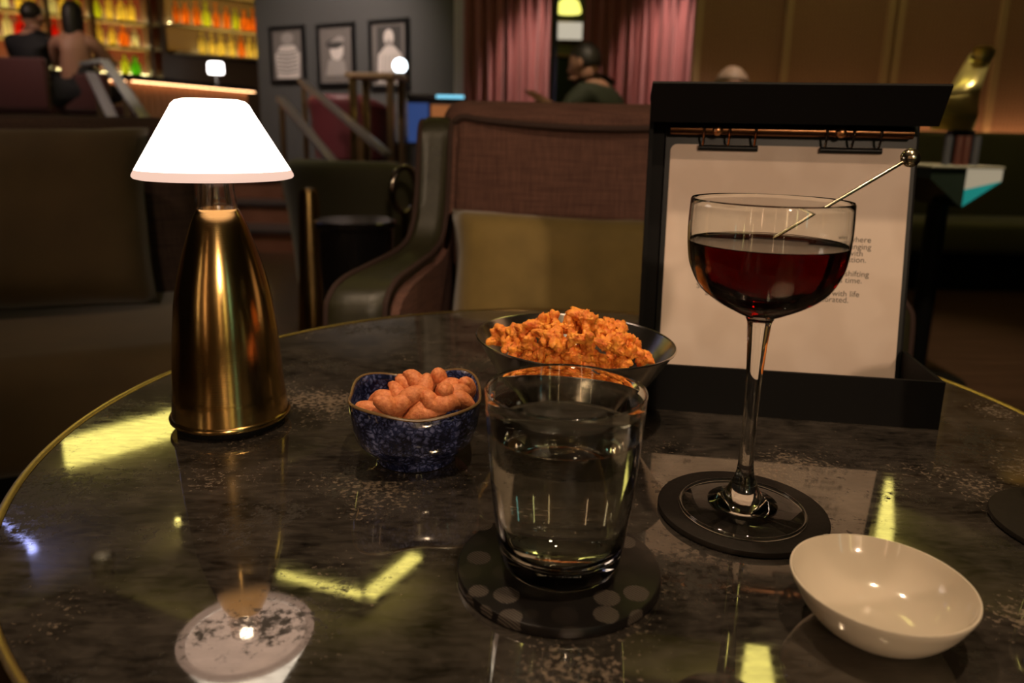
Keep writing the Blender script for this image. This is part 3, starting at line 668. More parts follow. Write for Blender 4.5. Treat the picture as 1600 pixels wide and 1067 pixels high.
def lounge_chair(label, loc, rz=0.0, half=0.407, splay=0.095, back_y=0.36, fabric=None, leather=None, back_top=0.838, seat_z=0.43):
    """Local frame: the chair faces -y; its arm fronts stand at y = 0."""
    fabric = fabric or M_fabric; leather = leather or M_leather
    t = thing('lounge_chair', label, 'armchair', loc, rz)
    top = spline([(-0.002, 0.14), (-0.004, 0.38), (0.0, 0.515), (0.010, 0.548), (0.045, 0.566), (0.115, 0.572), (0.185, 0.576), (0.245, 0.593), (0.275, 0.627), (0.290, 0.68), (0.297, 0.735), (0.304, 0.773), (0.325, 0.797), (0.36, 0.803), (0.40, 0.80)], 5)
    outline = [(v.x, v.y) for v in top] + [(0.42, 0.70), (0.42, 0.45), (0.41, 0.14)]
    for sg in (1, -1):
        xf = lambda y, sg=sg: -sg*(half - splay*min(1, max(0, y/0.30)))
        bm, ro, ri = arm_prism(outline, 0.082, xf, sg)
        a = obj('arm', bm, leather, t)
        k = len(top)
        obj('piping', tube(ro[:k], 0.0045, 8), M_piping, a); obj('piping', tube(ri[:k], 0.0045, 8), M_piping, a)
        inner = [(y, z) for (y, z) in outline if True]
        ib, _, _ = arm_prism([(y + 0.012 if y < 0.2 else y, min(z - 0.012, 0.79)) for y, z in outline], 0.018, lambda y, sg=sg, xf=xf: xf(y) + sg*0.083*(1 - 0.36*min(1, max(0, y/0.30))), sg)
        obj('inside_arm', ib, fabric, t)
    bw = half - splay - 0.032
    back = rbox((-bw, back_y, seat_z - 0.06), (bw, back_y + 0.13, back_top), 0.042, 5)
    for v in back.verts:
        u = v.co.x/bw; v.co.y -= 0.035*(1 - u*u)*0.4 + 0.10*(back_top - v.co.z)*0.35; v.co.z -= 0.018*(1 - u*u)*(v.co.z > back_top - 0.08)
    obj('backrest', back, fabric, t, angle=180)
    pts = []
    for i in range(25):
        u = -1 + 2*i/24
        pts.append((u*(bw - 0.012), back_y - 0.004 - 0.014*(1 - u*u), back_top - 0.032 - 0.018*(1 - u*u) - 0.045*max(0, abs(u) - 0.93)/0.07*0.6))
    lft = [(-(bw - 0.004), back_y - 0.02*0 - 0.035*(back_top - z), z) for z in [seat_z + 0.05*k for k in range(7)]]
    rgt = [(-x, y, z) for x, y, z in reversed(lft)]
    obj('back_piping', tube(spline(lft + pts + rgt, 2), 0.006, 8), M_piping, t)
    obj('seat', rbox((-half + 0.11, -0.02, seat_z - 0.15), (half - 0.11, back_y + 0.02, seat_z), 0.04, 4), fabric, t, angle=180)
    obj('seat_frame', rbox((-half + 0.05, 0.0, 0.15), (half - 0.05, back_y + 0.06, seat_z - 0.14), 0.01, 2), leather, t)
    for sx in (-1, 1):
        for y in (0.04, 0.40):
            obj('leg', lathe([(0, 0), (0.013, 0), (0.021, 0.15), (0, 0.15)], 20), M_wood_leg, t, (sx*(half - 0.09), y, 0))
    return t
LCX, LCY = 0.149, 0.985
lounge_chair('brown woven lounge chair with olive leather arms directly across the table', (LCX, LCY, 0))
lc = obj('lumbar_cushion', pillow(0.50, 0.23, 0.14, 5), M_velvet, None, (LCX - 0.005, LCY + 0.215, 0.535), (math.radians(-14), math.radians(1.6), 0), angle=180)
tag(lc, 'mustard velvet lumbar cushion resting on the brown woven lounge chair', 'cushion')

M_fab2 = weave('dark_brown_weave', (0.085, 0.050, 0.036), (0.045, 0.025, 0.019), 600)
M_vel2 = varied(mat('umber_velvet', rough=0.8, Sheen_Weight=0.3), 10, (0.085, 0.056, 0.020), (0.11, 0.072, 0.026))
stt = thing('settee', 'dark brown armless settee with a rounded back in shadow behind the lamp', 'sofa', (-0.757, 1.76, 0), math.radians(25))
bk_ = rbox((-1.55, -0.10, 0.30), (0, 0.08, 0.795), 0.06, 5)
for v in bk_.verts: v.co.y -= 0.12*(0.795 - v.co.z)
obj('backrest', bk_, M_fab2, stt, angle=180)
obj('seat', rbox((-1.55, -0.62, 0.22), (0.0, -0.10, 0.42), 0.05, 5), M_vel2, stt, angle=180)
obj('plinth', rbox((-1.53, -0.58, 0.0), (-0.02, 0.05, 0.225), 0.01, 2), M_blackmatte, stt)
c2 = obj('scatter_cushion', pillow(0.60, 0.36, 0.15, 5), M_vel2, None, (-1.01, 1.39, 0.600), (math.radians(-14), 0, math.radians(22)), angle=180)
tag(c2, 'dark olive brown cushion on the armless settee behind the lamp', 'cushion')

# dark tub chair at the far right, in shadow
def tub_chair(label, loc, rz, R_=0.40, h=0.74, m=None, seat_m=None, base=0.0):
    m = m or M_leatherdark
    t = thing('tub_chair', label, 'armchair', loc, rz)
    bm = BM(); N = 40; rings = []
    for i in range(N + 1):
        a = math.radians(-30 + 240*i/N)      # opening faces -y
        rise = h - 0.15*max(0, 1 - math.sin(max(0, min(PI, (a + 0.5)*PI/(PI + 1.0))))*1.15)
        c_, s_ = math.cos(a), math.sin(a)
        sec = spline([(R_ - 0.10, 0.20), (R_ - 0.10, rise - 0.06), (R_ - 0.085, rise - 0.012), (R_ - 0.05, rise), (R_ - 0.012, rise - 0.014), (R_, rise - 0.06), (R_ - 0.02, 0.45), (R_ - 0.05, 0.12)], 3)
        rings.append([bm.verts.new((v.x*c_, v.x*s_, v.y)) for v in sec])
    for a, b_ in zip(rings, rings[1:]):
        for k in range(len(a) - 1): bm.faces.new((a[k], a[k+1], b_[k+1], b_[k]))
        bm.faces.new((a[-1], a[0], b_[0], b_[-1]))
    bm.faces.new(rings[0]); bm.faces.new(rings[-1][::-1])
    obj('shell', bm, m, t, angle=60)
    obj('seat', lathe([(0, 0.26), (R_ - 0.09, 0.26), (R_ - 0.075, 0.30), (R_ - 0.075, 0.40), (R_ - 0.10, 0.44), (0, 0.45)], 48), seat_m or m, t)
    obj('base', lathe([(0, base), (R_ - 0.12, base), (R_ - 0.10, 0.13), (R_ - 0.10, 0.26), (0, 0.26)], 48), M_blackmatte, t)
    return t
tub_chair('black leather tub chair in deep shadow at the right edge', (1.98, 1.92, 0), math.radians(30), 0.46, 0.745)

# black drum side table and a brass stanchion beyond the left arm of the chair
M_gloss = mat('black_gloss', (0.008, 0.007, 0.007), 0.18)
p = at(556, 343, 1.95)
dt = thing('drum_table', 'black drum side table with a shiny top beyond the olive chair arm', 'side table', (p.x, p.y, 0))
obj('tabletop', lathe([(0, p.z - 0.022), (0.100, p.z - 0.022), (0.106, p.z - 0.016), (0.106, p.z - 0.004), (0.102, p.z), (0, p.z)], 64), M_gloss, dt)
obj('drum', lathe([(0, 0.01), (0.080, 0.01), (0.096, p.z - 0.15), (0.098, p.z - 0.022), (0, p.z - 0.022)], 64), M_gloss, dt)
obj('foot_ring', lathe([(0.07, 0), (0.085, 0), (0.085, 0.012), (0.07, 0.012)], 48, closed=True), M_darkbrass, dt)
p = at(482, 300, 2.5)
st = thing('brass_post', 'short tapered brass post standing beside the black drum side table', 'post', (p.x, p.y, 0))
obj('shaft', lathe([(0.060, 0.012), (0.050, 0.15), (0.034, p.z - 0.05), (0.030, p.z)], 32), M_brass, st)
obj('cap', lathe([(0, p.z), (0.027, p.z), (0.024, p.z + 0.012), (0, p.z + 0.016)], 32), M_brass, st)
obj('base', lathe([(0, 0), (0.085, 0), (0.08, 0.012), (0, 0.012)], 32), M_darkbrass, st)
# low-backed dark armchair beyond the drum table (olive top edge)
M_olivedk = mat('dark_olive_velvet', (0.060, 0.055, 0.024), 0.7, Sheen_Weight=0.4)
tub_chair('dark low armchair with an olive rim beyond the black drum table', (at(560, 300, 2.9).x, 3.15, 0), PI - 0.25, 0.36, 0.66, M_olivedk, M_olivedk)
# polished chrome ring of a bar cart wheel
p = at(632, 297, 2.45)
wr = thing('chrome_hoop', 'thin chrome hoop standing on the floor behind the olive chair arm', 'hoop', (p.x, p.y, 0))
obj('ring', tube([(0.035*math.cos(2*PI*i/40), 0.10*math.cos(2*PI*i/40)*0.3, p.z + 0.075*math.sin(2*PI*i/40)) for i in range(40)], 0.011, 10, closed=True), M_chrome, wr)
obj('stem', tube([(0, 0, 0.0), (0, 0, p.z - 0.075)], 0.012, 12), M_chrome, wr)
obj('base', lathe([(0, 0), (0.09, 0), (0.085, 0.012), (0, 0.012)], 32), M_darkbrass, wr)

# ================================================================== steps and raised bar floor
M_step = varied(mat('copper_step', rough=0.35, metal=0.35), 5, (0.24, 0.10, 0.06), (0.33, 0.14, 0.085))
M_tread = mat('dark_stone_tread', (0.05, 0.042, 0.045), 0.35)
PF = 0.42
for k in range(3):
    y0 = 4.67 + 0.33*k
    bm = box(BM(), (-2.75, y0, 0.14*k), (-1.02, 5.66 if k < 2 else 5.66, 0.14*(k + 1) - 0.02)); s_ = struct('floor_step', bm, M_step, smooth=False)
    obj('tread', box(BM(), (-2.75, y0 - 0.02, 0.14*(k + 1) - 0.0195), (-1.02, y0 + 0.33 if k < 2 else 5.66, 0.14*(k + 1))), M_tread, s_, smooth=False)
struct('floor_platform', box(BM(), (X0, 5.66, 0), (-0.98, Y1, PF)), M_floor, smooth=False)
M_rail = mat('satin_rail', (0.24, 0.21, 0.21), 0.35, 0.5)
M_purple = mat('dark_plum_panel', (0.030, 0.017, 0.026), 0.5)
def flat_rail(label, a, b, w=0.05, t=0.022, posts=((0.06, None), (0.94, None)), m=None, floor=0.0, flat_top=None):
    m = m or M_steel
    r = thing('handrail', label, 'handrail', (a.x, a.y, floor)); o = Vector((a.x, a.y, floor))
    d = (b - a); bm = BM(); dirn = d.normalized(); side = dirn.cross(Vector((0, 0, 1))).normalized(); up = side.cross(dirn)
    M_ = Matrix((( *dirn, 0), (*side, 0), (*up, 0), (0, 0, 0, 1))).transposed(); M_ = Matrix.Translation(a - o) @ M_
    box(bm, (0, -w/2, -t), (d.length, w/2, 0), M_, 0.004, 2)
    obj('rail', bm, m, r)
    if flat_top is not None:
        q = flat_top - o; p0 = a - o
        dd = (q - p0); L = dd.length; dr = dd.normalized(); sd = dr.cross(Vector((0, 0, 1))).normalized(); u2 = sd.cross(dr)
        M2 = Matrix.Translation(p0) @ Matrix(((*dr, 0), (*sd, 0), (*u2, 0), (0, 0, 0, 1))).transposed()
        obj('top_rail', box(BM(), (-0.01, -w/2, -t), (L, w/2, 0), M2, 0.004, 2), m, r)
    for f_, _ in posts:
        p_ = a + d*f_ - o
        g_ = floor
        obj('post', rbox((p_.x - 0.016, p_.y - 0.016, (PF - floor if (p_.y + o.y) > 5.67 else (0 if (p_.y + o.y) < 4.6 else 0.14*(1 + int((p_.y + o.y - 4.67)/0.33)) - floor))), (p_.x + 0.016, p_.y + 0.016, p_.z - t*0.9), 0.003, 1), M_darkbrass, r)
    return r
flat_rail('long dark steel handrail sloping down to the right of the steps', at(471, 123, 5.5), at(607, 238, 4.3), 0.055, 0.03, posts=((0.03, 0), (0.72, 0)), m=M_rail)
flat_rail('steel handrail with a bronze underside just right of the lamp shade', at(438, 150, 5.2), at(526, 255, 4.4), 0.055, 0.035, posts=((0.02, 0), (0.9, 0)), m=M_rail)
flat_rail('bright steel handrail sloping down in front of the bar counter', at(163, 92, 5.9), at(232, 190, 5.0), 0.07, 0.03, posts=((0.5, 0),), m=M_steel, flat_top=at(129, 97, 6.0))
flat_rail('grey steel handrail beside the bright one near the seated woman', at(142, 112, 5.75), at(180, 190, 5.15), 0.07, 0.03, posts=((0.3, 0),), m=M_rail)

# ================================================================== portrait wall
PW0, PW1 = at(404, 120, 7.4), at(714, 120, 6.2)
wdir = Vector((PW1.x - PW0.x, PW1.y - PW0.y, 0)); WL_ = wdir.length; wang = math.atan2(wdir.y, wdir.x); wdir.normalize(); wn = Vector((wdir.y, -wdir.x, 0))
pw = struct('wall_portraits', box(BM(), (0, 0, PF), (WL_, 0.12, CEIL + 0.14)), mat('slate_wall', (0.075, 0.070, 0.068), 0.6), None, loc=(PW0.x, PW0.y, 0), rot=(0, 0, wang), smooth=False)
def on_wall(px, py):
    """Point of the portrait wall seen at the pixel, as (distance along, height)."""
    d = at(px, py, 1.0) - Vector((0, 0, CAMZ)); o = Vector((PW0.x, PW0.y, 0)); c0 = Vector((0, 0, CAMZ))
    k = (o - c0).dot(wn)/d.dot(wn); q = c0 + d*k
    return (q - o).dot(wdir), q.z
for (xa, xb) in ((430, 476), (505, 549), (585, 636), (648, 705)):
    pass
M_frame = mat('black_frame', (0.010, 0.009, 0.009), 0.3); M_mat = mat('grey_print', (0.15, 0.125, 0.115), 0.6)
M_p1, M_p2, M_p3 = (mat('print_' + nme, (v, v*0.86, v*0.80), 0.6) for nme, v in (('dark', 0.05), ('middle', 0.30), ('pale', 0.62)))
def ell(cx, cy, rx, ry, k=28): return [(cx + rx*math.cos(2*PI*i/k), cy + ry*math.sin(2*PI*i/k)) for i in range(k)]
def portrait(label, x0, x1, y0, y1, kind):
    a0, zt = on_wall(x0, y0); a1, _ = on_wall(x1, y0); _, zb = on_wall((x0 + x1)/2, y1)
    w_, h_ = a1 - a0, zt - zb; c = (a0 + a1)/2; base = Vector((PW0.x, PW0.y, 0)) + wdir*c + wn*0.004
    t = thing('framed_portrait', label, 'picture', (base.x, base.y, zb), wang)
    fr = BM(); fw = 0.03
    for lo, hi in (((-w_/2 - fw, -0.03, -fw), (-w_/2, 0, h_ + fw)), ((w_/2, -0.03, -fw), (w_/2 + fw, 0, h_ + fw)), ((-w_/2, -0.03, -fw), (w_/2, 0, 0)), ((-w_/2, -0.03, h_), (w_/2, 0, h_ + fw))): box(fr, lo, hi)
    obj('frame', fr, M_frame, t, smooth=False)
    pr = obj('print', box(BM(), (-w_/2, -0.012, 0), (w_/2, -0.002, h_)), M_mat, t, smooth=False)
    def flat(nm, poly, m, dpt): obj(nm, prism([(x*w_, z*h_) for x, z in poly], -0.0125 - dpt, -0.0118, 'y'), m, pr, smooth=False)
    if kind == 'stripes':
        flat('head', ell(0.0, 0.82, 0.20, 0.12), M_p2, 0.001); flat('torso', [(-0.36, 0.02), (-0.42, 0.5), (-0.22, 0.68), (0.22, 0.68), (0.40, 0.5), (0.36, 0.02)], M_p3, 0.0015)
        for k in range(6): flat('stripe', [(-0.36, 0.14 + 0.08*k), (0, 0.11 + 0.08*k), (0.33, 0.15 + 0.08*k), (0.33, 0.175 + 0.08*k), (0, 0.14 + 0.08*k), (-0.36, 0.165 + 0.08*k)], M_p1, 0.002)
    elif kind == 'hat':
        flat('shoulders', [(-0.34, 0.14), (-0.25, 0.40), (0.0, 0.50), (0.25, 0.38), (0.30, 0.14)], M_p2, 0.001); flat('face', ell(0.02, 0.58, 0.20, 0.17), M_p3, 0.0015)
        flat('hair', ell(-0.05, 0.70, 0.26, 0.09), M_p1, 0.002); flat('hat', [(-0.22, 0.72), (0.10, 0.84), (0.26, 0.80), (0.22, 0.72), (0.0, 0.74)], M_p2, 0.0025)
    else:
        flat('backdrop', rrect(-0.36, 0.05, 0.36, 0.95, 0.04), M_p1, 0.0008); flat('torso', [(-0.36, 0.05), (-0.32, 0.50), (-0.10, 0.64), (0.14, 0.64), (0.36, 0.50), (0.40, 0.05)], M_p3, 0.0012)
        flat('head', ell(0.0, 0.77, 0.15, 0.13), M_p3, 0.0016); flat('beard', ell(0.0, 0.69, 0.09, 0.05), M_p2, 0.002)
        for k in range(4): flat('fold', [(-0.2 + 0.12*k, 0.12), (-0.18 + 0.12*k, 0.5), (-0.15 + 0.12*k, 0.5), (-0.17 + 0.12*k, 0.12)], M_p2, 0.002)
portrait('framed grey print of a striped torso, nearest the bottle shelves', 427, 474, 48, 124, 'stripes')
portrait('framed grey print of a face under a hat, between two other prints', 501, 552, 44, 130, 'hat')
portrait('framed grey print of a standing pale figure, largest of the three prints', 583, 636, 38, 134, 'figure')
struct('trim_1', box(BM(), (-0.04, -0.03, 0), (0.05, 0.10, CEIL + 0.14)), mat('pale_lilac_trim', (0.42, 0.38, 0.45), 0.5), None, loc=(at(718, 100, 5.98).x, 5.98, 0), smooth=False)

# ================================================================== bar: counter, back shelves, bottles
cz = 1.25
ca, cb_, cc = Vector((-5.25, 7.62, 0)), Vector((at(200, 125, 7.62).x, 7.62, 0)), Vector((at(392, 150, 9.5).x, 9.5, 0))
M_fluted = mat('warm_fluted_wood', (0.42, 0.20, 0.10), 0.5); M_ctop = mat('counter_stone', (0.020, 0.020, 0.026), 0.2)
ctr = thing('bar_counter', 'dark topped bar counter with a glowing copper fluted front', 'bar counter', (cb_.x, cb_.y, PF))
def wall_strip(a, b, y0, y1, z0, z1, bm=None):
    bm = bm or BM(); d = (b - a); L = d.length; an = math.atan2(d.y, d.x)
    box(bm, (0, y0, z0), (L, y1, z1), Matrix.Translation((a.x - cb_.x, a.y - cb_.y, -PF)) @ Matrix.Rotation(an, 4, 'Z')); return bm
bm = wall_strip(ca, cb_, -0.08, 0.55, cz - 0.05, cz); wall_strip(cb_, cc, -0.08, 0.5, cz - 0.05, cz, bm); obj('countertop', bm, M_ctop, ctr, smooth=False)
bm = BM()
for a, b in ((ca, cb_), (cb_, cc)):
    d = b - a; L = d.length; an = math.atan2(d.y, d.x); N = int(L/0.09)
    for k in range(N):
        tube([(k*0.09 + 0.045, 0.02, PF), (k*0.09 + 0.045, 0.02, cz - 0.05)], 0.045, 10, bm); 
        for v in bm.verts[-20:]: v.co = Matrix.Translation((a.x - cb_.x, a.y - cb_.y, -PF)) @ Matrix.Rotation(an, 4, 'Z') @ v.co
obj('fluted_front', bm, M_fluted, ctr)
M_cled = emit('amber_led', (1.0, 0.50, 0.22), 5.0)
bm = wall_strip(cb_, cc, -0.062, -0.040, cz - 0.062, cz - 0.051); wall_strip(ca, cb_, -0.062, -0.040, cz - 0.062, cz - 0.051, bm); obj('under_light', bm, M_cled, ctr, smooth=False)

SA, SB = at(-60, 40, 7.9), at(412, 40, 10.3)
SA.y = 8.0; SA.x = -6.0; SB = Vector((-3.50, 10.50, 0)); SA.z = 0
sd = (SB - SA); SL = sd.length; sang = math.atan2(sd.y, sd.x); sd.normalize(); sn = Vector((sd.y, -sd.x, 0))
def on_shelf(px, py, off=0.0):
    d = at(px, py, 1.0) - Vector((0, 0, CAMZ)); c0 = Vector((0, 0, CAMZ)); o = SA + sn*off
    k = (Vector((o.x, o.y, 0)) - Vector((0, 0, 0))).dot(sn)/d.dot(sn); q = c0 + d*k
    return (Vector((q.x, q.y, 0)) - Vector((SA.x, SA.y, 0))).dot(sd), q.z
M_red = emit('red_orange_backlight', (1.0, 0.13, 0.02), 0.13); M_shelfled = mat('shelf_edge', (0.45, 0.33, 0.14), 0.4); M_striplight = emit('pale_yellow_shelf_light', (1.0, 0.84, 0.36), 24.0)
M_shelfw = mat('shelf_wood', (0.10, 0.055, 0.03), 0.5); M_amberback = emit('amber_backlight', (1.0, 0.42, 0.06), 0.10)
sh = thing('bar_shelving', 'tall backlit bar shelving behind the counter filled with bottles', 'shelving', (SA.x, SA.y, PF), sang)
a_mid, _ = on_shelf(244, 80); a_r0, _ = on_shelf(262, 60); a_end = on_shelf(408, 60)[0]
zr = [on_shelf(120, yy)[1] for yy in (22, 71, 122)]      # shelf heights of the left bay
zl1, zl2, zl3 = on_shelf(140, 30)[1], on_shelf(170, 72)[1], on_shelf(215, 118)[1]
zq1, zq2 = on_shelf(340, 46)[1], on_shelf(340, 88)[1]
zc = CEIL + 0.13 - PF
bm = box(BM(), (0, 0.02, 0), (SL, 0.10, zc)); obj('back_panel', bm, M_shelfw, sh, smooth=False)
TOPS = [zl3, zl2, zl1, zl1 + 0.42]
for k in range(3): obj('backlight', box(BM(), (0.02, 0.008, TOPS[k] + 0.03 - PF), (a_mid - 0.03, 0.019, TOPS[k+1] - 0.03 - PF)), M_red, sh, smooth=False)
obj('backlight', box(BM(), (a_r0, 0.008, zq1 + 0.03 - PF), (a_end, 0.019, zq1 + 0.36 - PF)), M_amberback, sh, smooth=False)
obj('backlight', box(BM(), (a_r0, 0.008, zq2 + 0.03 - PF), (a_end, 0.019, zq1 - 0.03 - PF)), M_amberback, sh, smooth=False)
for z, a0_, a1_ in [(z, 0.02, a_mid - 0.10) for z in TOPS] + [(z, a_r0 + 0.02 if z == zq1 else a_r0 + 0.34, a_end - 0.02) for z in (zq1, zq2)]:
    obj('shelf_light', box(BM(), (a0_, -0.045, z + 0.0005 - PF), (a1_, -0.015, z + 0.012 - PF)), M_striplight, sh, smooth=False)
for z in TOPS: obj('shelf', box(BM(), (0, -0.22, z - 0.028 - PF), (a_mid, 0.019, z - PF)), M_shelfled, sh, smooth=False)
for z in (zq1, zq2, zq1 + 0.42): obj('shelf', box(BM(), (a_r0, -0.22, z - 0.020 - PF), (a_end, 0.019, z - PF)), M_shelfled, sh, smooth=False)
for a in (0.0, on_shelf(70, 60)[0], on_shelf(139, 60)[0], on_shelf(226, 60)[0], a_mid):
    obj('divider', box(BM(), (a - 0.02, -0.2205, zl3 - 0.03 - PF), (a + 0.02, 0.0195, zl1 + 0.55 - PF)), M_shelfw, sh, smooth=False)
obj('soffit_light', box(BM(), (0.0, -0.30, 2.20 + 0.25 - PF), (SL, -0.24, 2.23 + 0.25 - PF)), emit('soffit_glow', (1.0, 0.62, 0.15), 1.6), sh, smooth=False)
obj('soffit', box(BM(), (0.0, -0.6, 2.28 + 0.2 - PF), (SL, 0.0, CEIL + 0.12 - PF)), mat('soffit_paint', (0.42, 0.33, 0.14), 0.6), sh, smooth=False)
# bottles
def bottle_mesh(kind, h, r):
    P = {0: [(0, 0), (1, 0), (1, .58), (.85, .68), (.34, .76), (.32, .96), (.38, .965), (.38, 1), (0, 1)],
         1: [(0, 0), (.95, 0), (1, .05), (1, .45), (.55, .62), (.36, .72), (.33, .95), (.42, .955), (.42, 1), (0, 1)],
         2: [(0, 0), (1.15, 0), (1.2, .04), (1.2, .50), (1.0, .60), (.42, .64), (.40, .84), (.5, .85), (.5, .98), (0, .98)],
         3: [(0, 0), (.9, 0), (.9, .66), (.7, .74), (.38, .78), (.38, .90), (.48, .91), (.48, 1), (0, 1)]}[kind]
    return lathe([(a*r, b_*h) for a, b_ in P], 16)
BC = {'pale yellow': (0.92, 0.80, 0.30), 'amber': (0.90, 0.42, 0.07), 'red': (0.80, 0.06, 0.02), 'green': (0.30, 0.72, 0.06), 'clear': (0.85, 0.84, 0.66), 'lime': (0.74, 0.80, 0.12), 'dark': (0.08, 0.05, 0.03)}
BMAT = {k: translucent('bottle_' + k.replace(' ', '_'), v, 0.6) for k, v in BC.items()}
BMESH = {}
rndb = random.Random(21)
def bottle(kind, colr, along, z, h, r, where):
    key = (kind, colr, round(h, 2), round(r, 3))
    q = Vector((SA.x, SA.y, 0)) + sd*along + sn*0.115
    if key in BMESH:
        o = BMESH[key].copy(); COL.objects.link(o)
    else:
        o = obj('liquor_bottle', bottle_mesh(kind, h, r), BMAT[colr]); BMESH[key] = o
    o.location = (q.x, q.y, z + 0.0005)
    tag(o, f'{colr} liquor bottle standing on {where}', 'bottle', f'{colr} bottles on {where}')
def fill(a0, a1, z, hs, cols, where, step=0.118):
    a = a0 + 0.08
    while a < a1 - 0.075:
        bottle(rndb.choice((0, 1, 2, 3)), rndb.choice(cols), a, z, rndb.choice(hs), rndb.choice((0.042, 0.047)), where)
        a += step*rndb.uniform(0.9, 1.15)
dv = [0.05, on_shelf(70, 60)[0], on_shelf(139, 60)[0], on_shelf(226, 60)[0], a_mid]
for i in range(4):
    fill(dv[i], dv[i+1], zl1, (0.27, 0.30), ['pale yellow', 'lime', 'pale yellow', 'amber', 'clear'], 'the top shelf of the left bar bay')
    fill(dv[i], dv[i+1], zl2, (0.20, 0.24), ['pale yellow', 'pale yellow', 'clear', 'red', 'amber'], 'the middle shelf of the left bar bay')
fill(dv[3], dv[4], zl3, (0.22, 0.25), ['green', 'lime'], 'the lowest shelf of the left bar bay', 0.122)
fill(dv[2] + 0.25, dv[3], zl3, (0.22, 0.25), ['green', 'lime', 'green'], 'the lowest shelf of the left bar bay', 0.122)
fill(a_r0, a_end, zq1, (0.27, 0.30), ['amber', 'amber', 'pale yellow', 'lime', 'amber'], 'the upper shelf of the right bar bay', 0.124)
fill(a_r0 + 0.3, a_end, zq2, (0.24, 0.27), ['pale yellow', 'amber', 'pale yellow'], 'the lower shelf of the right bar bay', 0.124)

# lit lamps on the bar and on the high table
M_lampw = emit('lit_white_shade', (1.0, 0.93, 0.88), 5.0)
def mini_lamp(label, p, z0, s=1.0):
    t = thing('bar_lamp', label, 'lamp', (p.x, p.y, z0)); h = p.z - z0
    obj('base', lathe([(0, 0), (0.06*s, 0), (0.06*s, 0.02), (0.02*s, 0.03), (0, 0.03)], 32), M_steel, t)
    obj('stem', lathe([(0.012, 0.028), (0.012, h - 0.05*s)], 16), M_steel, t)
    obj('lamp_shade', lathe([(0, h - 0.07*s), (0.085*s, h - 0.07*s), (0.092*s, h - 0.055*s), (0.09*s, h + 0.05*s), (0.075*s, h + 0.065*s), (0, h + 0.068*s)], 32), M_lampw, t)
mini_lamp('small lit white lamp standing on the far bar counter', at(337, 106, 9.3), cz)

# high table with a lit globe lamp, left of the curtains
M_tan = mat('tan_wood', (0.35, 0.22, 0.12), 0.4)
pH = at(590, 116, 5.25)
ht = thing('high_table', 'tall narrow tan topped table with brass posts below the portraits', 'high table', (pH.x, pH.y, 0), math.radians(-8))
obj('tabletop', rbox((-0.17, -0.17, pH.z - 0.035), (0.17, 0.17, pH.z), 0.006, 2), M_tan, ht)
for x, y in ((-0.13, -0.13), (0.13, -0.13), (-0.13, 0.13), (0.13, 0.13)):
    obj('leg', rbox((x - 0.022, y - 0.022, 0.14*1 if pH.y + y > 4.67 else 0), (x + 0.022, y + 0.022, pH.z - 0.034), 0.004, 1), M_brass if x < 0 else M_darkbrass, ht)
pg = at(625, 108, 5.2)
gl = thing('globe_lamp', 'glowing white globe lamp on the tall tan table', 'lamp', (pg.x, pg.y, pH.z))
obj('base', lathe([(0, 0), (0.03, 0), (0.03, 0.012), (0, 0.012)], 24), M_steel, gl)
bmx = BM(); bmesh.ops.create_uvsphere(bmx, u_segments=24, v_segments=16, radius=0.048)
obj('globe', bmx, emit('lit_cool_globe', (0.85, 0.95, 1.0), 4.0), gl, (0, 0, 0.055), angle=180)
# red tub chair beside the steps
tub_chair('dark red tub chair between the handrails below the portraits', (at(535, 200, 5.9).x, 5.95+0.35, PF), math.radians(160), 0.36, 0.62, mat('dark_red_leather', (0.10, 0.018, 0.022), 0.45))

# service station with blue light
pS = at(678, 148, 5.55)
sv = thing('service_station', 'low service station with a cyan lit edge left of the curtains', 'service station', (pS.x, pS.y, 0))
obj('carcass', rbox((-0.19, 0.0, 0.0), (0.20, 0.22, pS.z - 0.03), 0.004, 1), mat('grey_carcass', (0.05, 0.045, 0.05), 0.5), sv)
obj('worktop', rbox((-0.21, -0.03, pS.z - 0.029), (0.22, 0.24, pS.z), 0.004, 1), M_ctop, sv)
obj('edge_light', box(BM(), (0.02, -0.036, pS.z - 0.024), (0.22, -0.0305, pS.z - 0.002)), emit('cyan_light', (0.25, 0.75, 1.0), 0.9), sv, smooth=False)
obj('blue_glass_panel', box(BM(), (-0.19, -0.008, pS.z - 0.34), (-0.04, -0.001, pS.z - 0.06)), emit('blue_glass_glow', (0.12, 0.25, 0.8), 0.16), sv, smooth=False)  # blue glass front, its brightness put in as glow
obj('orange_box_front', box(BM(), (-0.02, -0.008, pS.z - 0.22), (0.13, -0.001, pS.z - 0.07)), emit('orange_box_glow', (1.0, 0.33, 0.10), 0.22), sv, smooth=False)  # orange box drawn as a panel glowing in its own colour

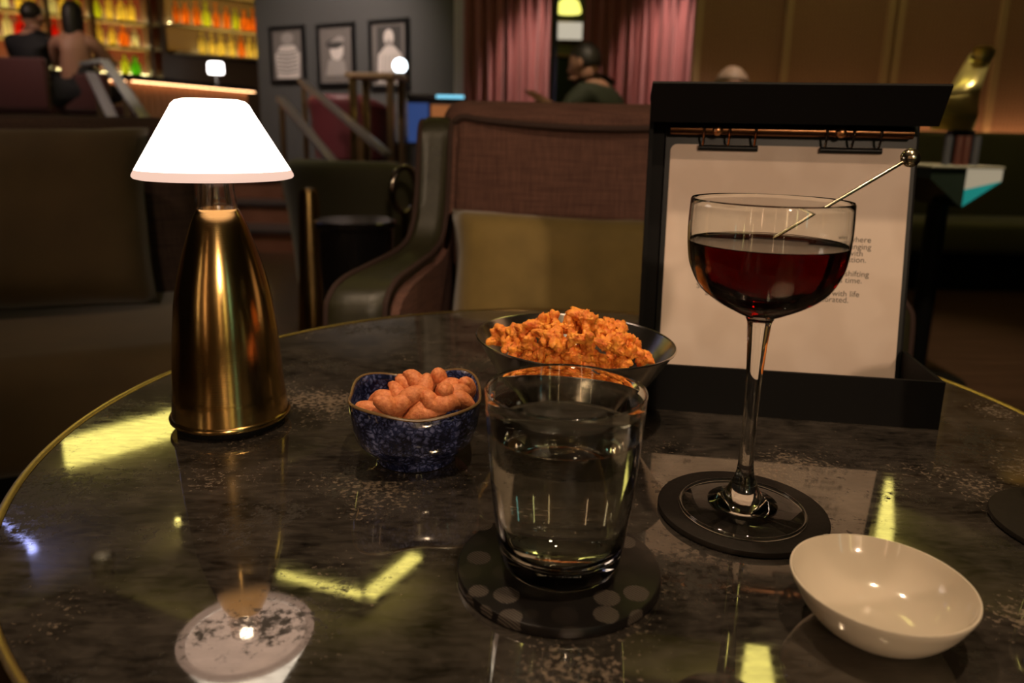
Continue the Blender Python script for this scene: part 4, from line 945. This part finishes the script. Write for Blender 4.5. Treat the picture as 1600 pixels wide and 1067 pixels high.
# ================================================================== curtains, doorway, right wall
M_curt = varied(mat('mauve_velvet_curtain', rough=0.8, Sheen_Weight=0.3), 3, (0.30, 0.105, 0.100), (0.36, 0.13, 0.12), stretch=(1, 1, 0.1))
def curtain(label, x0, x1, y, folds):
    bm = BM(); N = folds*10; rows = []
    for z in (0.02, 0.6, 1.2, 1.8, 2.4, CEIL + 0.12):
        row = []
        for i in range(N + 1):
            u = i/N; ph = u*folds*2*PI
            row.append((x0 + (x1 - x0)*u + 0.012*math.sin(ph*0.5 + z), y + 0.035*math.sin(ph) + 0.022*math.sin(ph*2.7 + 1) + 0.008*math.sin(ph*5.3) + 0.01*math.sin(u*9 + z*1.5), z))
        rows.append(row)
    V = [[[bm.verts.new((x, yy + d, z)) for (x, yy, z) in r] for r in rows] for d in (0, 0.008)]
    for s in (0, 1):
        for a, b_ in zip(V[s], V[s][1:]):
            for i in range(N): bm.faces.new((a[i], a[i+1], b_[i+1], b_[i]))
    for (ra, rb) in ((V[0][0], V[1][0]), (V[0][-1], V[1][-1])):
        for i in range(N): bm.faces.new((ra[i], ra[i+1], rb[i+1], rb[i]))
    for e in (0, -1):
        for k in range(5): bm.faces.new((V[0][k][e], V[0][k+1][e], V[1][k+1][e], V[1][k][e]))
    return tag(obj('curtain', bm, M_curt, angle=180), label, 'curtain')
curtain('mauve velvet curtain left of the bright doorway gap', at(722, 90, 5.8).x, at(862, 90, 5.8).x, 5.8, 9)
curtain('mauve velvet curtain right of the doorway gap, behind the leaning person', at(909, 90, 5.8).x, at(1084, 90, 5.8).x, 5.8, 11)
struct('door_1', box(BM(), (-0.02, 0, 0), (0.02, 0.12, CEIL + 0.14)), mat('navy_jamb', (0.012, 0.018, 0.05), 0.5), None, loc=(at(866, 90, 5.9).x, 5.9, 0), smooth=False)
# what shows through the gap
g0, g1 = at(840, 90, 7.6).x, at(940, 90, 7.6).x
struct('wall_corridor', box(BM(), (g0 - 0.2, 7.62, 0), (g1 + 0.3, 7.7, CEIL + 0.14)), mat('grey_green_wall', (0.10, 0.10, 0.075), 0.6), None, smooth=False)
pl = at(889, 10, 7.2)
pd = thing('pendant_lamp', 'glowing yellow pendant lamp in the doorway gap between the curtains', 'lamp', (pl.x, pl.y, pl.z - 0.06))
obj('lamp_shade', lathe([(0, 0), (0.11, 0.0), (0.115, 0.03), (0.09, 0.10), (0.03, 0.14), (0, 0.14)], 32), emit('lit_yellow_shade', (0.95, 0.88, 0.16), 1.2), pd)
obj('cord', tube([(0, 0, 0.14), (0, 0, CEIL + 0.14 - pl.z + 0.06)], 0.005, 8), M_black, pd)
pl = at(889, 48, 7.55)
ls = thing('light_box', 'pale lit wall panel below the yellow pendant in the doorway gap', 'wall light', (pl.x, 7.60, pl.z))
obj('housing', box(BM(), (-0.14, -0.035, -0.09), (0.14, 0.012, 0.09)), M_darkbrass, ls, smooth=False); obj('diffuser', box(BM(), (-0.13, -0.04, -0.08), (0.13, -0.0352, 0.08)), emit('lit_pale_panel', (1.0, 0.88, 0.68), 0.42), ls, smooth=False)
pl = at(889, 112, 7.3)
gc = thing('green_cabinet', 'dark green cabinet in the doorway gap between the curtains', 'cabinet', (pl.x, 7.3, 0))
obj('body', rbox((-0.22, 0, 0.0), (0.22, 0.28, pl.z + 0.13), 0.006, 1), mat('bottle_green_paint', (0.02, 0.05, 0.03), 0.4), gc)
obj('top', rbox((-0.24, -0.02, pl.z + 0.131), (0.24, 0.29, pl.z + 0.16), 0.004, 1), M_tan, gc)
for sx in (-0.11, 0.11): obj('door', rbox((sx - 0.10, -0.012, 0.05), (sx + 0.10, -0.0005, pl.z + 0.10), 0.003, 1), mat('green_door', (0.025, 0.06, 0.035), 0.4), gc)

# woven panel wall
wy = 4.62
wx0, wx1 = at(1086, 90, wy).x, X1
def rattan():
    m = mat('woven_rattan_panel', (0.3, 0.17, 0.085), 0.7); n, l, b = nodes(m); tc = n.new('ShaderNodeTexCoord')
    outs = []
    for dd, ro in (('X', 0), ('Z', 1)):
        wv = n.new('ShaderNodeTexWave'); wv.bands_direction = dd; wv.inputs['Scale'].default_value = 13; wv.inputs['Distortion'].default_value = 2.0; wv.inputs['Detail'].default_value = 2
        l.new(tc.outputs['Object'], wv.inputs['Vector']); outs.append(wv.outputs['Fac'])
    mu = n.new('ShaderNodeMath'); mu.operation = 'MULTIPLY'; l.new(outs[0], mu.inputs[0]); l.new(outs[1], mu.inputs[1])
    r = ramp(n, [(0.1, (0.22, 0.112, 0.078)), (0.7, (0.37, 0.195, 0.135))]); l.new(mu.outputs[0], r.inputs[0]); l.new(r.outputs[0], b.inputs['Base Color'])
    bp = n.new('ShaderNodeBump'); bp.inputs['Strength'].default_value = 0.4; bp.inputs['Distance'].default_value = 0.004; l.new(mu.outputs[0], bp.inputs['Height']); l.new(bp.outputs[0], b.inputs['Normal'])
    return m
struct('wall_panelled', box(BM(), (wx0, wy, 0), (wx1, wy + 0.1, CEIL + 0.14)), rattan(), None, smooth=False)
M_batten = mat('pale_batten_wood', (0.40, 0.26, 0.17), 0.5)
for i, px in enumerate((1088, 1226, 1382, 1398, 1556)):
    x = at(px, 90, wy).x; struct(f'trim_{i + 2}', box(BM(), (x - 0.020, wy - 0.022, 0), (x + 0.020, wy - 0.0005, CEIL + 0.14)), M_batten, None, smooth=False)
# banquette with a light behind its top edge
bq = thing('banquette', 'long dark olive banquette along the woven wall at the right', 'banquette', (2.75, wy - 0.55, 0))
zb_ = at(1560, 207, wy - 0.3).z
obj('backrest', rbox((-1.75, 0.24, 0.30), (1.8, 0.42, zb_), 0.03, 3), M_olivedk, bq); obj('seat', rbox((-1.75, -0.25, 0.20), (1.8, 0.24, 0.36), 0.03, 3), M_olivedk, bq); obj('plinth', box(BM(), (-1.70, -0.20, 0), (1.75, 0.40, 0.20)), M_blackmatte, bq, smooth=False)
obj('cove_light', box(BM(), (-1.75, 0.44, zb_ - 0.07), (1.8, 0.47, zb_ - 0.05)), emit('warm_cove', (1.0, 0.55, 0.22), 7.0), bq, smooth=False)
obj('cove_ledge', box(BM(), (-1.75, 0.421, zb_ - 0.10), (1.8, 0.545, zb_ - 0.0705)), M_blackmatte, bq, smooth=False)

# side table with gold ribbon sculpture and tall tea-light glasses
sty = 2.25
pT = at(1500, 258, sty)
sx0 = at(1440, 258, sty).x; sx1 = at(1552, 258, sty).x
sd_t = thing('side_table', 'pale topped side table with a teal glass wedge at the right', 'side table', ((sx0 + sx1)/2, sty, 0))
hw = (sx1 - sx0)/2
obj('tabletop', rbox((-hw, -0.06, pT.z - 0.008), (hw, 0.20, pT.z), 0.003, 2), mat('pale_stone', (0.42, 0.40, 0.33), 0.25), sd_t)
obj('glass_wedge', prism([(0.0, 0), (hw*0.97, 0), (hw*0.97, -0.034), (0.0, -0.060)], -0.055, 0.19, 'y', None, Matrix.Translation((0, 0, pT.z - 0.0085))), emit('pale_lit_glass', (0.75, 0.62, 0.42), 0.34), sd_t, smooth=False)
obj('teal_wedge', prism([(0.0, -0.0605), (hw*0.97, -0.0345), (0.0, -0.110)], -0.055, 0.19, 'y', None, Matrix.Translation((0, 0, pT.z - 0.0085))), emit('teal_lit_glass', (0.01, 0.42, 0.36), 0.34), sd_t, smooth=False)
obj('dark_wedge', prism([(0.0, 0), (-hw*0.97, 0), (-hw*0.97, -0.03), (0.0, -0.115)], -0.054, 0.19, 'y', None, Matrix.Translation((-0.001, 0, pT.z - 0.0085))), mat('smoked_glass', (0.03, 0.045, 0.035), 0.15), sd_t, smooth=False)
obj('pedestal', lathe([(0, 0), (0.16, 0), (0.15, 0.02), (0.03, 0.03), (0.03, pT.z - 0.12), (0, pT.z - 0.12)], 40), M_blackmatte, sd_t, (0, 0.07, 0))
# gold ribbon: left and right outline traced as a bent sheet with its own depth
edge = [((1457, 203), (1520, 205)), ((1458, 180), (1528, 182)), ((1461, 165), (1529, 165)), ((1482, 145), (1533, 140)), ((1500, 115), (1542, 112)), ((1512, 95), (1550, 95)), ((1525, 76), (1556, 82)), ((1533, 71), (1553, 74))]
gy = sty + 0.07; bm = BM(); L_, R_ = [], []
for k, (a, c) in enumerate(edge):
    dy = 0.05*math.sin(k*1.5); L_.append(at(a[0], a[1], gy + dy)); R_.append(at(c[0], c[1], gy + dy + 0.03*math.cos(k*0.9)))
L_, R_ = spline(L_, 4), spline(R_, 4); org = Vector((sum(p.x for p in L_ + R_)/len(L_ + R_), gy, pT.z))
fr, bk = [], []
W = 6
for a, c in zip(L_, R_):
    fr.append([bm.verts.new(a.lerp(c, i/W) - org + Vector((0, -0.018*math.sin(PI*i/W), 0))) for i in range(W + 1)])
    bk.append([bm.verts.new(a.lerp(c, i/W) - org + Vector((0, 0.012 - 0.018*math.sin(PI*i/W), 0))) for i in range(W + 1)])
for s in (fr, bk):
    for a, b_ in zip(s, s[1:]):
        for i in range(W): bm.faces.new((a[i], a[i+1], b_[i+1], b_[i]))
for k in range(len(fr) - 1):
    for i in (0, W): bm.faces.new((fr[k][i], fr[k+1][i], bk[k+1][i], bk[k][i]))
for i in range(W): bm.faces.new((fr[0][i], fr[0][i+1], bk[0][i+1], bk[0][i])); bm.faces.new((fr[-1][i], fr[-1][i+1], bk[-1][i+1], bk[-1][i]))
gs = thing('gold_sculpture', 'polished gold ribbon sculpture rising above the pale side table', 'sculpture', org)
obj('ribbon', bm, mat('polished_gold', (0.72, 0.60, 0.24), 0.30, 0.85), gs, angle=50)
pz = at(1490, 205, gy).z
obj('stand', rbox((-0.035, -0.004, 0.0), (0.035, 0.03, pz - pT.z + 0.004), 0.002, 1), M_gloss, gs)
M_tg = [mat('smoky_glass_' + c, col, 0.08) for c, col in (('grey', (0.10, 0.10, 0.12)), ('rose', (0.14, 0.05, 0.04)))]
for k, (px, mm) in enumerate(((1474, 0), (1491, 1), (1503, 1), (1518, 0))):
    p = at(px, 256, sty - 0.02)
    o = obj('tea_light_glass', lathe([(0, 0), (0.011, 0), (0.0115, 0.085), (0.0105, 0.085), (0.0095, 0.006), (0, 0.006)], 24), M_tg[mm], None, (p.x, sty - 0.03, pT.z + 0.0003))
    tag(o, ['grey glass tea light holder at the left end below the gold ribbon', 'rose glass tea light holder second from the left below the gold ribbon', 'rose glass tea light holder third from the left below the gold ribbon', 'grey glass tea light holder at the right end below the gold ribbon'][k], 'tea light', 'tea light glasses on the pale side table')

t_ = thing('added_front_spot', 'small dark spotlight added behind the camera to light the table', 'wall light', (0.55, -2.5, 1.74))
obj('arm', tube([(0, 0.0, 0), (0, 0.05, 0)], 0.012, 12), M_fix, t_); obj('head', tube([(0, 0.04, 0.01), (0, 0.105, -0.018)], 0.045, 24), M_fix, t_)  # housing of the added front spot
# wall panel and tubes added behind the camera for reflections in the gold lamp
M_warmwall = mat('warm_plaster', (0.42, 0.26, 0.13), 0.8)
struct('wall_rear_panel', box(BM(), (-3.6, -2.6, 0), (3.6, -2.5, CEIL + 0.14)), M_warmwall, None, smooth=False)
for x, colr, nm in ((0.35, (1.0, 0.68, 0.34), 'amber'), (1.05, (0.95, 0.85, 0.35), 'yellow'), (1.9, (0.35, 0.9, 0.85), 'teal'), (-1.4, (1.0, 0.62, 0.36), 'copper'), (-2.6, (1.0, 0.74, 0.45), 'warm')):
    t = thing('streak_tube', f'tall {nm} light tube added behind the camera for streaks on the gold lamp', 'wall light', (x, -2.5, 0.55))
    obj('bracket', box(BM(), (-0.03, 0.0, 0), (0.03, 0.02, 1.5)), M_darkbrass, t, smooth=False); obj('tube', tube([(0, 0.05, 0.02), (0, 0.05, 1.48)], 0.028, 16), emit('lit_tube_' + nm, colr, 5.0 if nm != 'teal' else 2.5), t)

# ================================================================== people
M_skin = mat('skin', (0.42, 0.22, 0.15), 0.55, Subsurface_Weight=0.1, Subsurface_Radius=(0.01, 0.004, 0.002)); M_hair = varied(mat('dark_hair', rough=0.5), 60, (0.008, 0.006, 0.005), (0.016, 0.012, 0.009), stretch=(1, 1, 0.2))
M_greyhair = varied(mat('pale_hair', rough=0.6), 60, (0.26, 0.17, 0.12), (0.36, 0.25, 0.18), stretch=(1, 1, 0.2))
def skin_body(name, joints, edges, parent, m, root=0, sub=2):
    me = bpy.data.meshes.new(name); me.from_pydata([j[0] for j in joints], edges, [])
    o = bpy.data.objects.new(name, me); COL.objects.link(o); o.parent = parent
    sk = o.modifiers.new('skin', 'SKIN'); sk.use_smooth_shade = True
    for i, j in enumerate(joints):
        d = me.skin_vertices[0].data[i]; r = j[1]; d.radius = (r, r) if not isinstance(r, tuple) else r; d.use_root = (i == root)
    ss = o.modifiers.new('sub', 'SUBSURF'); ss.levels = sub; ss.render_levels = sub
    me.materials.append(m); return o
def person(label, loc, rz, top_m, hair_m, hair='short', lean=(0, 0, 0), head_tilt=(0, 0, 0), hands=None, trousers=None, seat=0.62, bare_back=False, dress=False):
    """Seated figure, local frame: faces +y, seat height 'seat' above loc. hands: list of two hand targets."""
    t = thing('person', label, 'person', loc, rz)
    lx, ly, lz = lean; hz = seat
    pel = Vector((0, 0, hz + 0.10)); che = Vector((lx*0.5, ly*0.5, hz + 0.36 + lz*0.5)); sho = Vector((lx, ly, hz + 0.52 + lz)); nek = Vector((lx*1.05, ly*1.1 + 0.005, hz + 0.61 + lz)); hd_ = nek + Vector((head_tilt[0], head_tilt[1] + 0.02, 0.10 + head_tilt[2]))
    hands = hands or [Vector((-0.16, 0.34, hz + 0.36)), Vector((0.16, 0.34, hz + 0.36))]
    J = [(pel, (0.15, 0.12)), (pel + (che - pel)*0.5, (0.135, 0.105)), (che, (0.155, 0.115)), (sho, (0.12, 0.085)), (nek, 0.052), (hd_ - Vector((0, 0, 0.03)), 0.07), (hd_ + Vector((0, 0, 0.04)), 0.078)]
    Ed = [(0, 1), (1, 2), (2, 3), (3, 4), (4, 5), (5, 6)]
    sleeves = []
    for s, H in zip((-1, 1), hands):
        S = sho + Vector((s*0.175, 0, -0.03)); mid = (S + H)/2; el = mid + Vector((s*0.07, -0.03, -0.10 if H.z < S.z + 0.02 else 0.02))
        b0 = len(J); J += [(S, 0.062), (el, 0.044), (H - (H - el).normalized()*0.02, 0.030), (H + (H - el).normalized()*0.05, (0.036, 0.018))]
        Ed += [(3, b0), (b0, b0 + 1), (b0 + 1, b0 + 2), (b0 + 2, b0 + 3)]
        sleeves.append((S, el, H))
        dirh = (H - el).normalized(); side = dirh.cross(Vector((0, 0, 1))).normalized(); pl_ = H + dirh*0.05
        for q in range(4):
            f0 = pl_ + side*(q - 1.5)*0.017; n0 = len(J); ln = (0.065, 0.075, 0.072, 0.055)[q]
            J += [(f0 + dirh*ln*0.5, 0.0085), (f0 + dirh*ln - Vector((0, 0, 0.015)), 0.0075)]; Ed += [(b0 + 3, n0), (n0, n0 + 1)]
        n0 = len(J); J += [(H + side*s*0.035 + dirh*0.03, 0.010), (H + side*s*0.05 + dirh*0.065, 0.008)]; Ed += [(b0 + 2, n0), (n0, n0 + 1)]
    for s in (-1, 1):
        b0 = len(J); J += [(Vector((s*0.10, 0.02, hz + 0.08)), 0.095), (Vector((s*0.13, 0.42, hz + 0.10)), 0.065), (Vector((s*0.13, 0.36, hz - 0.28)), 0.048), (Vector((s*0.13, 0.36, 0.06 + max(0, hz - 0.50))), 0.036), (Vector((s*0.14, 0.48, 0.035 + max(0, hz - 0.50))), 0.032)]
        Ed += [(0, b0), (b0, b0 + 1), (b0 + 1, b0 + 2), (b0 + 2, b0 + 3), (b0 + 3, b0 + 4)]
    body = skin_body('body', J, Ed, t, M_skin)
    # clothing: a slightly larger shell over trunk and sleeves
    if dress:
        CJ = [(pel - Vector((0, 0, 0.06)), (0.165, 0.14)), (pel, (0.165, 0.135)), (pel + (che - pel)*0.5, (0.145, 0.115)), (che + Vector((0, 0.012, -0.02)), (0.160, 0.12))]; CE = [(0, 1), (1, 2), (2, 3)]
    else:
        CJ = [(pel - Vector((0, 0, 0.05)), (0.170, 0.135)), (pel + (che - pel)*0.5, (0.160, 0.125)), (che, (0.175, 0.132)), (sho + Vector((0, 0, 0.012)), (0.160, 0.115)), (sho*0.45 + nek*0.55, (0.125, 0.105)), (nek + Vector((0, 0, 0.012)), 0.078)]; CE = [(0, 1), (1, 2), (2, 3), (3, 4), (4, 5)]
        for S, el, H in sleeves:
            b0 = len(CJ); e2 = el + (H - el)*(0.85 if not bare_back else 0.02); CJ += [(S + Vector((0, 0, 0.008)), 0.088), (el, 0.062), (e2, 0.044)]; CE += [(3, b0), (b0, b0 + 1), (b0 + 1, b0 + 2)]
    skin_body('dress' if dress else 'jacket', CJ, CE, t, top_m)
    LJ, LE = [(pel - Vector((0, 0, 0.03)), (0.16, 0.13))], []
    for s in (-1, 1):
        b0 = len(LJ); LJ += [(Vector((s*0.10, 0.02, hz + 0.08)), 0.108), (Vector((s*0.13, 0.42, hz + 0.10)), 0.078), (Vector((s*0.13, 0.36, hz - (0.28 if not dress else 0.02))), 0.060 if not dress else 0.075)]; LE += [(0, b0), (b0, b0 + 1), (b0 + 1, b0 + 2)]
        if not dress: LJ.append((Vector((s*0.13, 0.36, 0.10 + max(0, hz - 0.50))), 0.050)); LE.append((b0 + 2, b0 + 3))
    skin_body('skirt' if dress else 'trousers', LJ, LE, t, trousers or top_m)
    # head details
    hc = hd_ + Vector((0, 0, 0.015))
    fb = BM(); bmesh.ops.create_uvsphere(fb, u_segments=28, v_segments=20, radius=1)
    for v in fb.verts:
        q = v.co.copy(); x, y, z = q.x*0.078, q.y*0.098, q.z*0.115
        if z < -0.02: x *= 1 + (z + 0.02)*3.2; y *= 1 + (z + 0.02)*1.0
        nose = math.exp(-((q.x/0.16)**2 + ((q.z + 0.15)/0.22)**2)) if q.y > 0 else 0; eyes = math.exp(-(((abs(q.x) - 0.36)/0.16)**2 + ((q.z - 0.05)/0.13)**2)) if q.y > 0 else 0; lips = math.exp(-((q.x/0.26)**2 + ((q.z + 0.52)/0.07)**2)) if q.y > 0 else 0
        v.co = Vector((x, y + 0.024*nose - 0.010*eyes + 0.006*lips, z))
    head = obj('head', fb, M_skin, t, hc, (0, 0, 0), angle=180)
    head.rotation_euler = (-head_tilt[1]*5, head_tilt[0]*5, 0)
    for s in (-1, 1):
        er = BM(); bmesh.ops.create_uvsphere(er, u_segments=12, v_segments=8, radius=1, matrix=Matrix.Translation((s*0.080, -0.005, -0.005)) @ Matrix.Diagonal((0.012, 0.022, 0.034, 1)))
        obj('ear', er, M_skin, head, angle=180)
    hb = BM(); bmesh.ops.create_uvsphere(hb, u_segments=32, v_segments=24, radius=1)
    for v in hb.verts:
        q = v.co; r = 1.0
        x, y, z = q.x*0.088, q.y*0.106 - 0.010, q.z*0.118 + 0.014
        if hair == 'long' and q.z < 0.25: k_ = (0.25 - q.z)/1.25; z -= 0.26*k_; x *= 1 - 0.10*k_; y = min(y, 0.02) - 0.02*k_
        elif q.y > 0.1 and q.z < 0.35: y *= 0.45; 
        if hair == 'short' and q.z < -0.45: x *= 0.75; y *= 0.8; z = max(z, -0.055)
        if hair == 'crop' and q.z < 0.0: x *= 0.86; y *= 0.9; z = max(z, -0.03)
        n_ = noise.noise(Vector((q.x*5, q.y*5, q.z*2)))
        v.co = Vector((x, y, z))*(1 + 0.03*n_)
    obj('hair', hb, hair_m, head, angle=180)
    return t
M_blackcloth = mat('black_cloth', (0.012, 0.012, 0.016), 0.8); M_greencloth = mat('dark_green_cloth', (0.022, 0.028, 0.014), 0.8)
M_burg = mat('burgundy_velvet', (0.075, 0.014, 0.016), 0.7, Sheen_Weight=0.3)
def bar_stool(label, x, y, rz=0.0, w=0.50, base=PF, seat=0.62, top=1.06):
    t = thing('bar_chair', label, 'bar stool', (x, y, base), rz)
    obj('seat', rbox((-w/2, -0.20, seat - 0.10), (w/2, 0.26, seat), 0.03, 3), M_burg, t)
    obj('backrest', rbox((-w/2, -0.27, seat - 0.06), (w/2, -0.19, top), 0.03, 3), M_burg, t)
    obj('seat_band', rbox((-w/2 - 0.005, -0.275, seat - 0.135), (w/2 + 0.005, 0.265, seat - 0.10), 0.004, 1), M_steel, t)
    for sx in (-1, 1):
        for sy in (-0.22, 0.21): obj('leg', rbox((sx*(w/2 - 0.03) - 0.016, sy - 0.016, 0), (sx*(w/2 - 0.03) + 0.016, sy + 0.016, seat - 0.134), 0.003, 1), M_steel, t)
    obj('footrest', tube([(-w/2 + 0.04, 0.21, 0.24), (w/2 - 0.04, 0.21, 0.24)], 0.010, 10), M_steel, t)
    return t
pm = at(46, 120, 6.85)
bar_stool('burgundy bar stool with a square back under the seated man', pm.x, 6.85, 0, 0.60, seat=0.52, top=0.90)
person('person in a dark jacket seated at the bar, seen from behind at far left', (pm.x + 0.01, 6.86, PF), math.radians(-4), M_blackcloth, M_hair, 'crop', lean=(0.02, 0.05, 0), seat=0.55)
pw_ = at(116, 120, 6.75)
bar_stool('burgundy bar stool under the long haired woman beside the handrail', pw_.x + 0.14, 6.95, math.radians(-10), 0.46, seat=0.52, top=0.78)
person('person with long black hair and a low backed black dress at the bar', (pw_.x + 0.02, 6.80, PF), math.radians(6), M_blackcloth, M_hair, 'long', lean=(-0.03, 0.04, 0), dress=True, seat=0.55)
# person leaning in front of the right curtain
pp = at(965, 190, 4.6)
person('person in a dark green top leaning forward before the right curtain', (pp.x, 4.7, 0), math.radians(62), M_greencloth, M_hair, 'short', lean=(0.04, 0.16, 0), head_tilt=(0.02, 0.05, -0.02), hands=[Vector((-0.22, 0.42, 0.98)), Vector((0.10, 0.26, 1.10))], seat=0.50, bare_back=True)
struct_seat = thing('low_stool', 'dark upholstered stool under the leaning person', 'stool', (pp.x, 4.7, 0))
obj('seat', lathe([(0, 0.34), (0.23, 0.34), (0.25, 0.37), (0.25, 0.46), (0.22, 0.495), (0, 0.50)], 40), M_olivedk, struct_seat); obj('base', lathe([(0, 0), (0.20, 0), (0.22, 0.34), (0, 0.34)], 40), M_blackmatte, struct_seat)
# pale haired person mostly hidden by the menu box
pp = at(1138, 150, 4.05)
person('person with pale hair seated on the banquette beyond the menu box', (pp.x, 4.08, 0), math.radians(172), M_blackcloth, M_greyhair, 'short', lean=(0, 0.12, -0.10), seat=0.37)
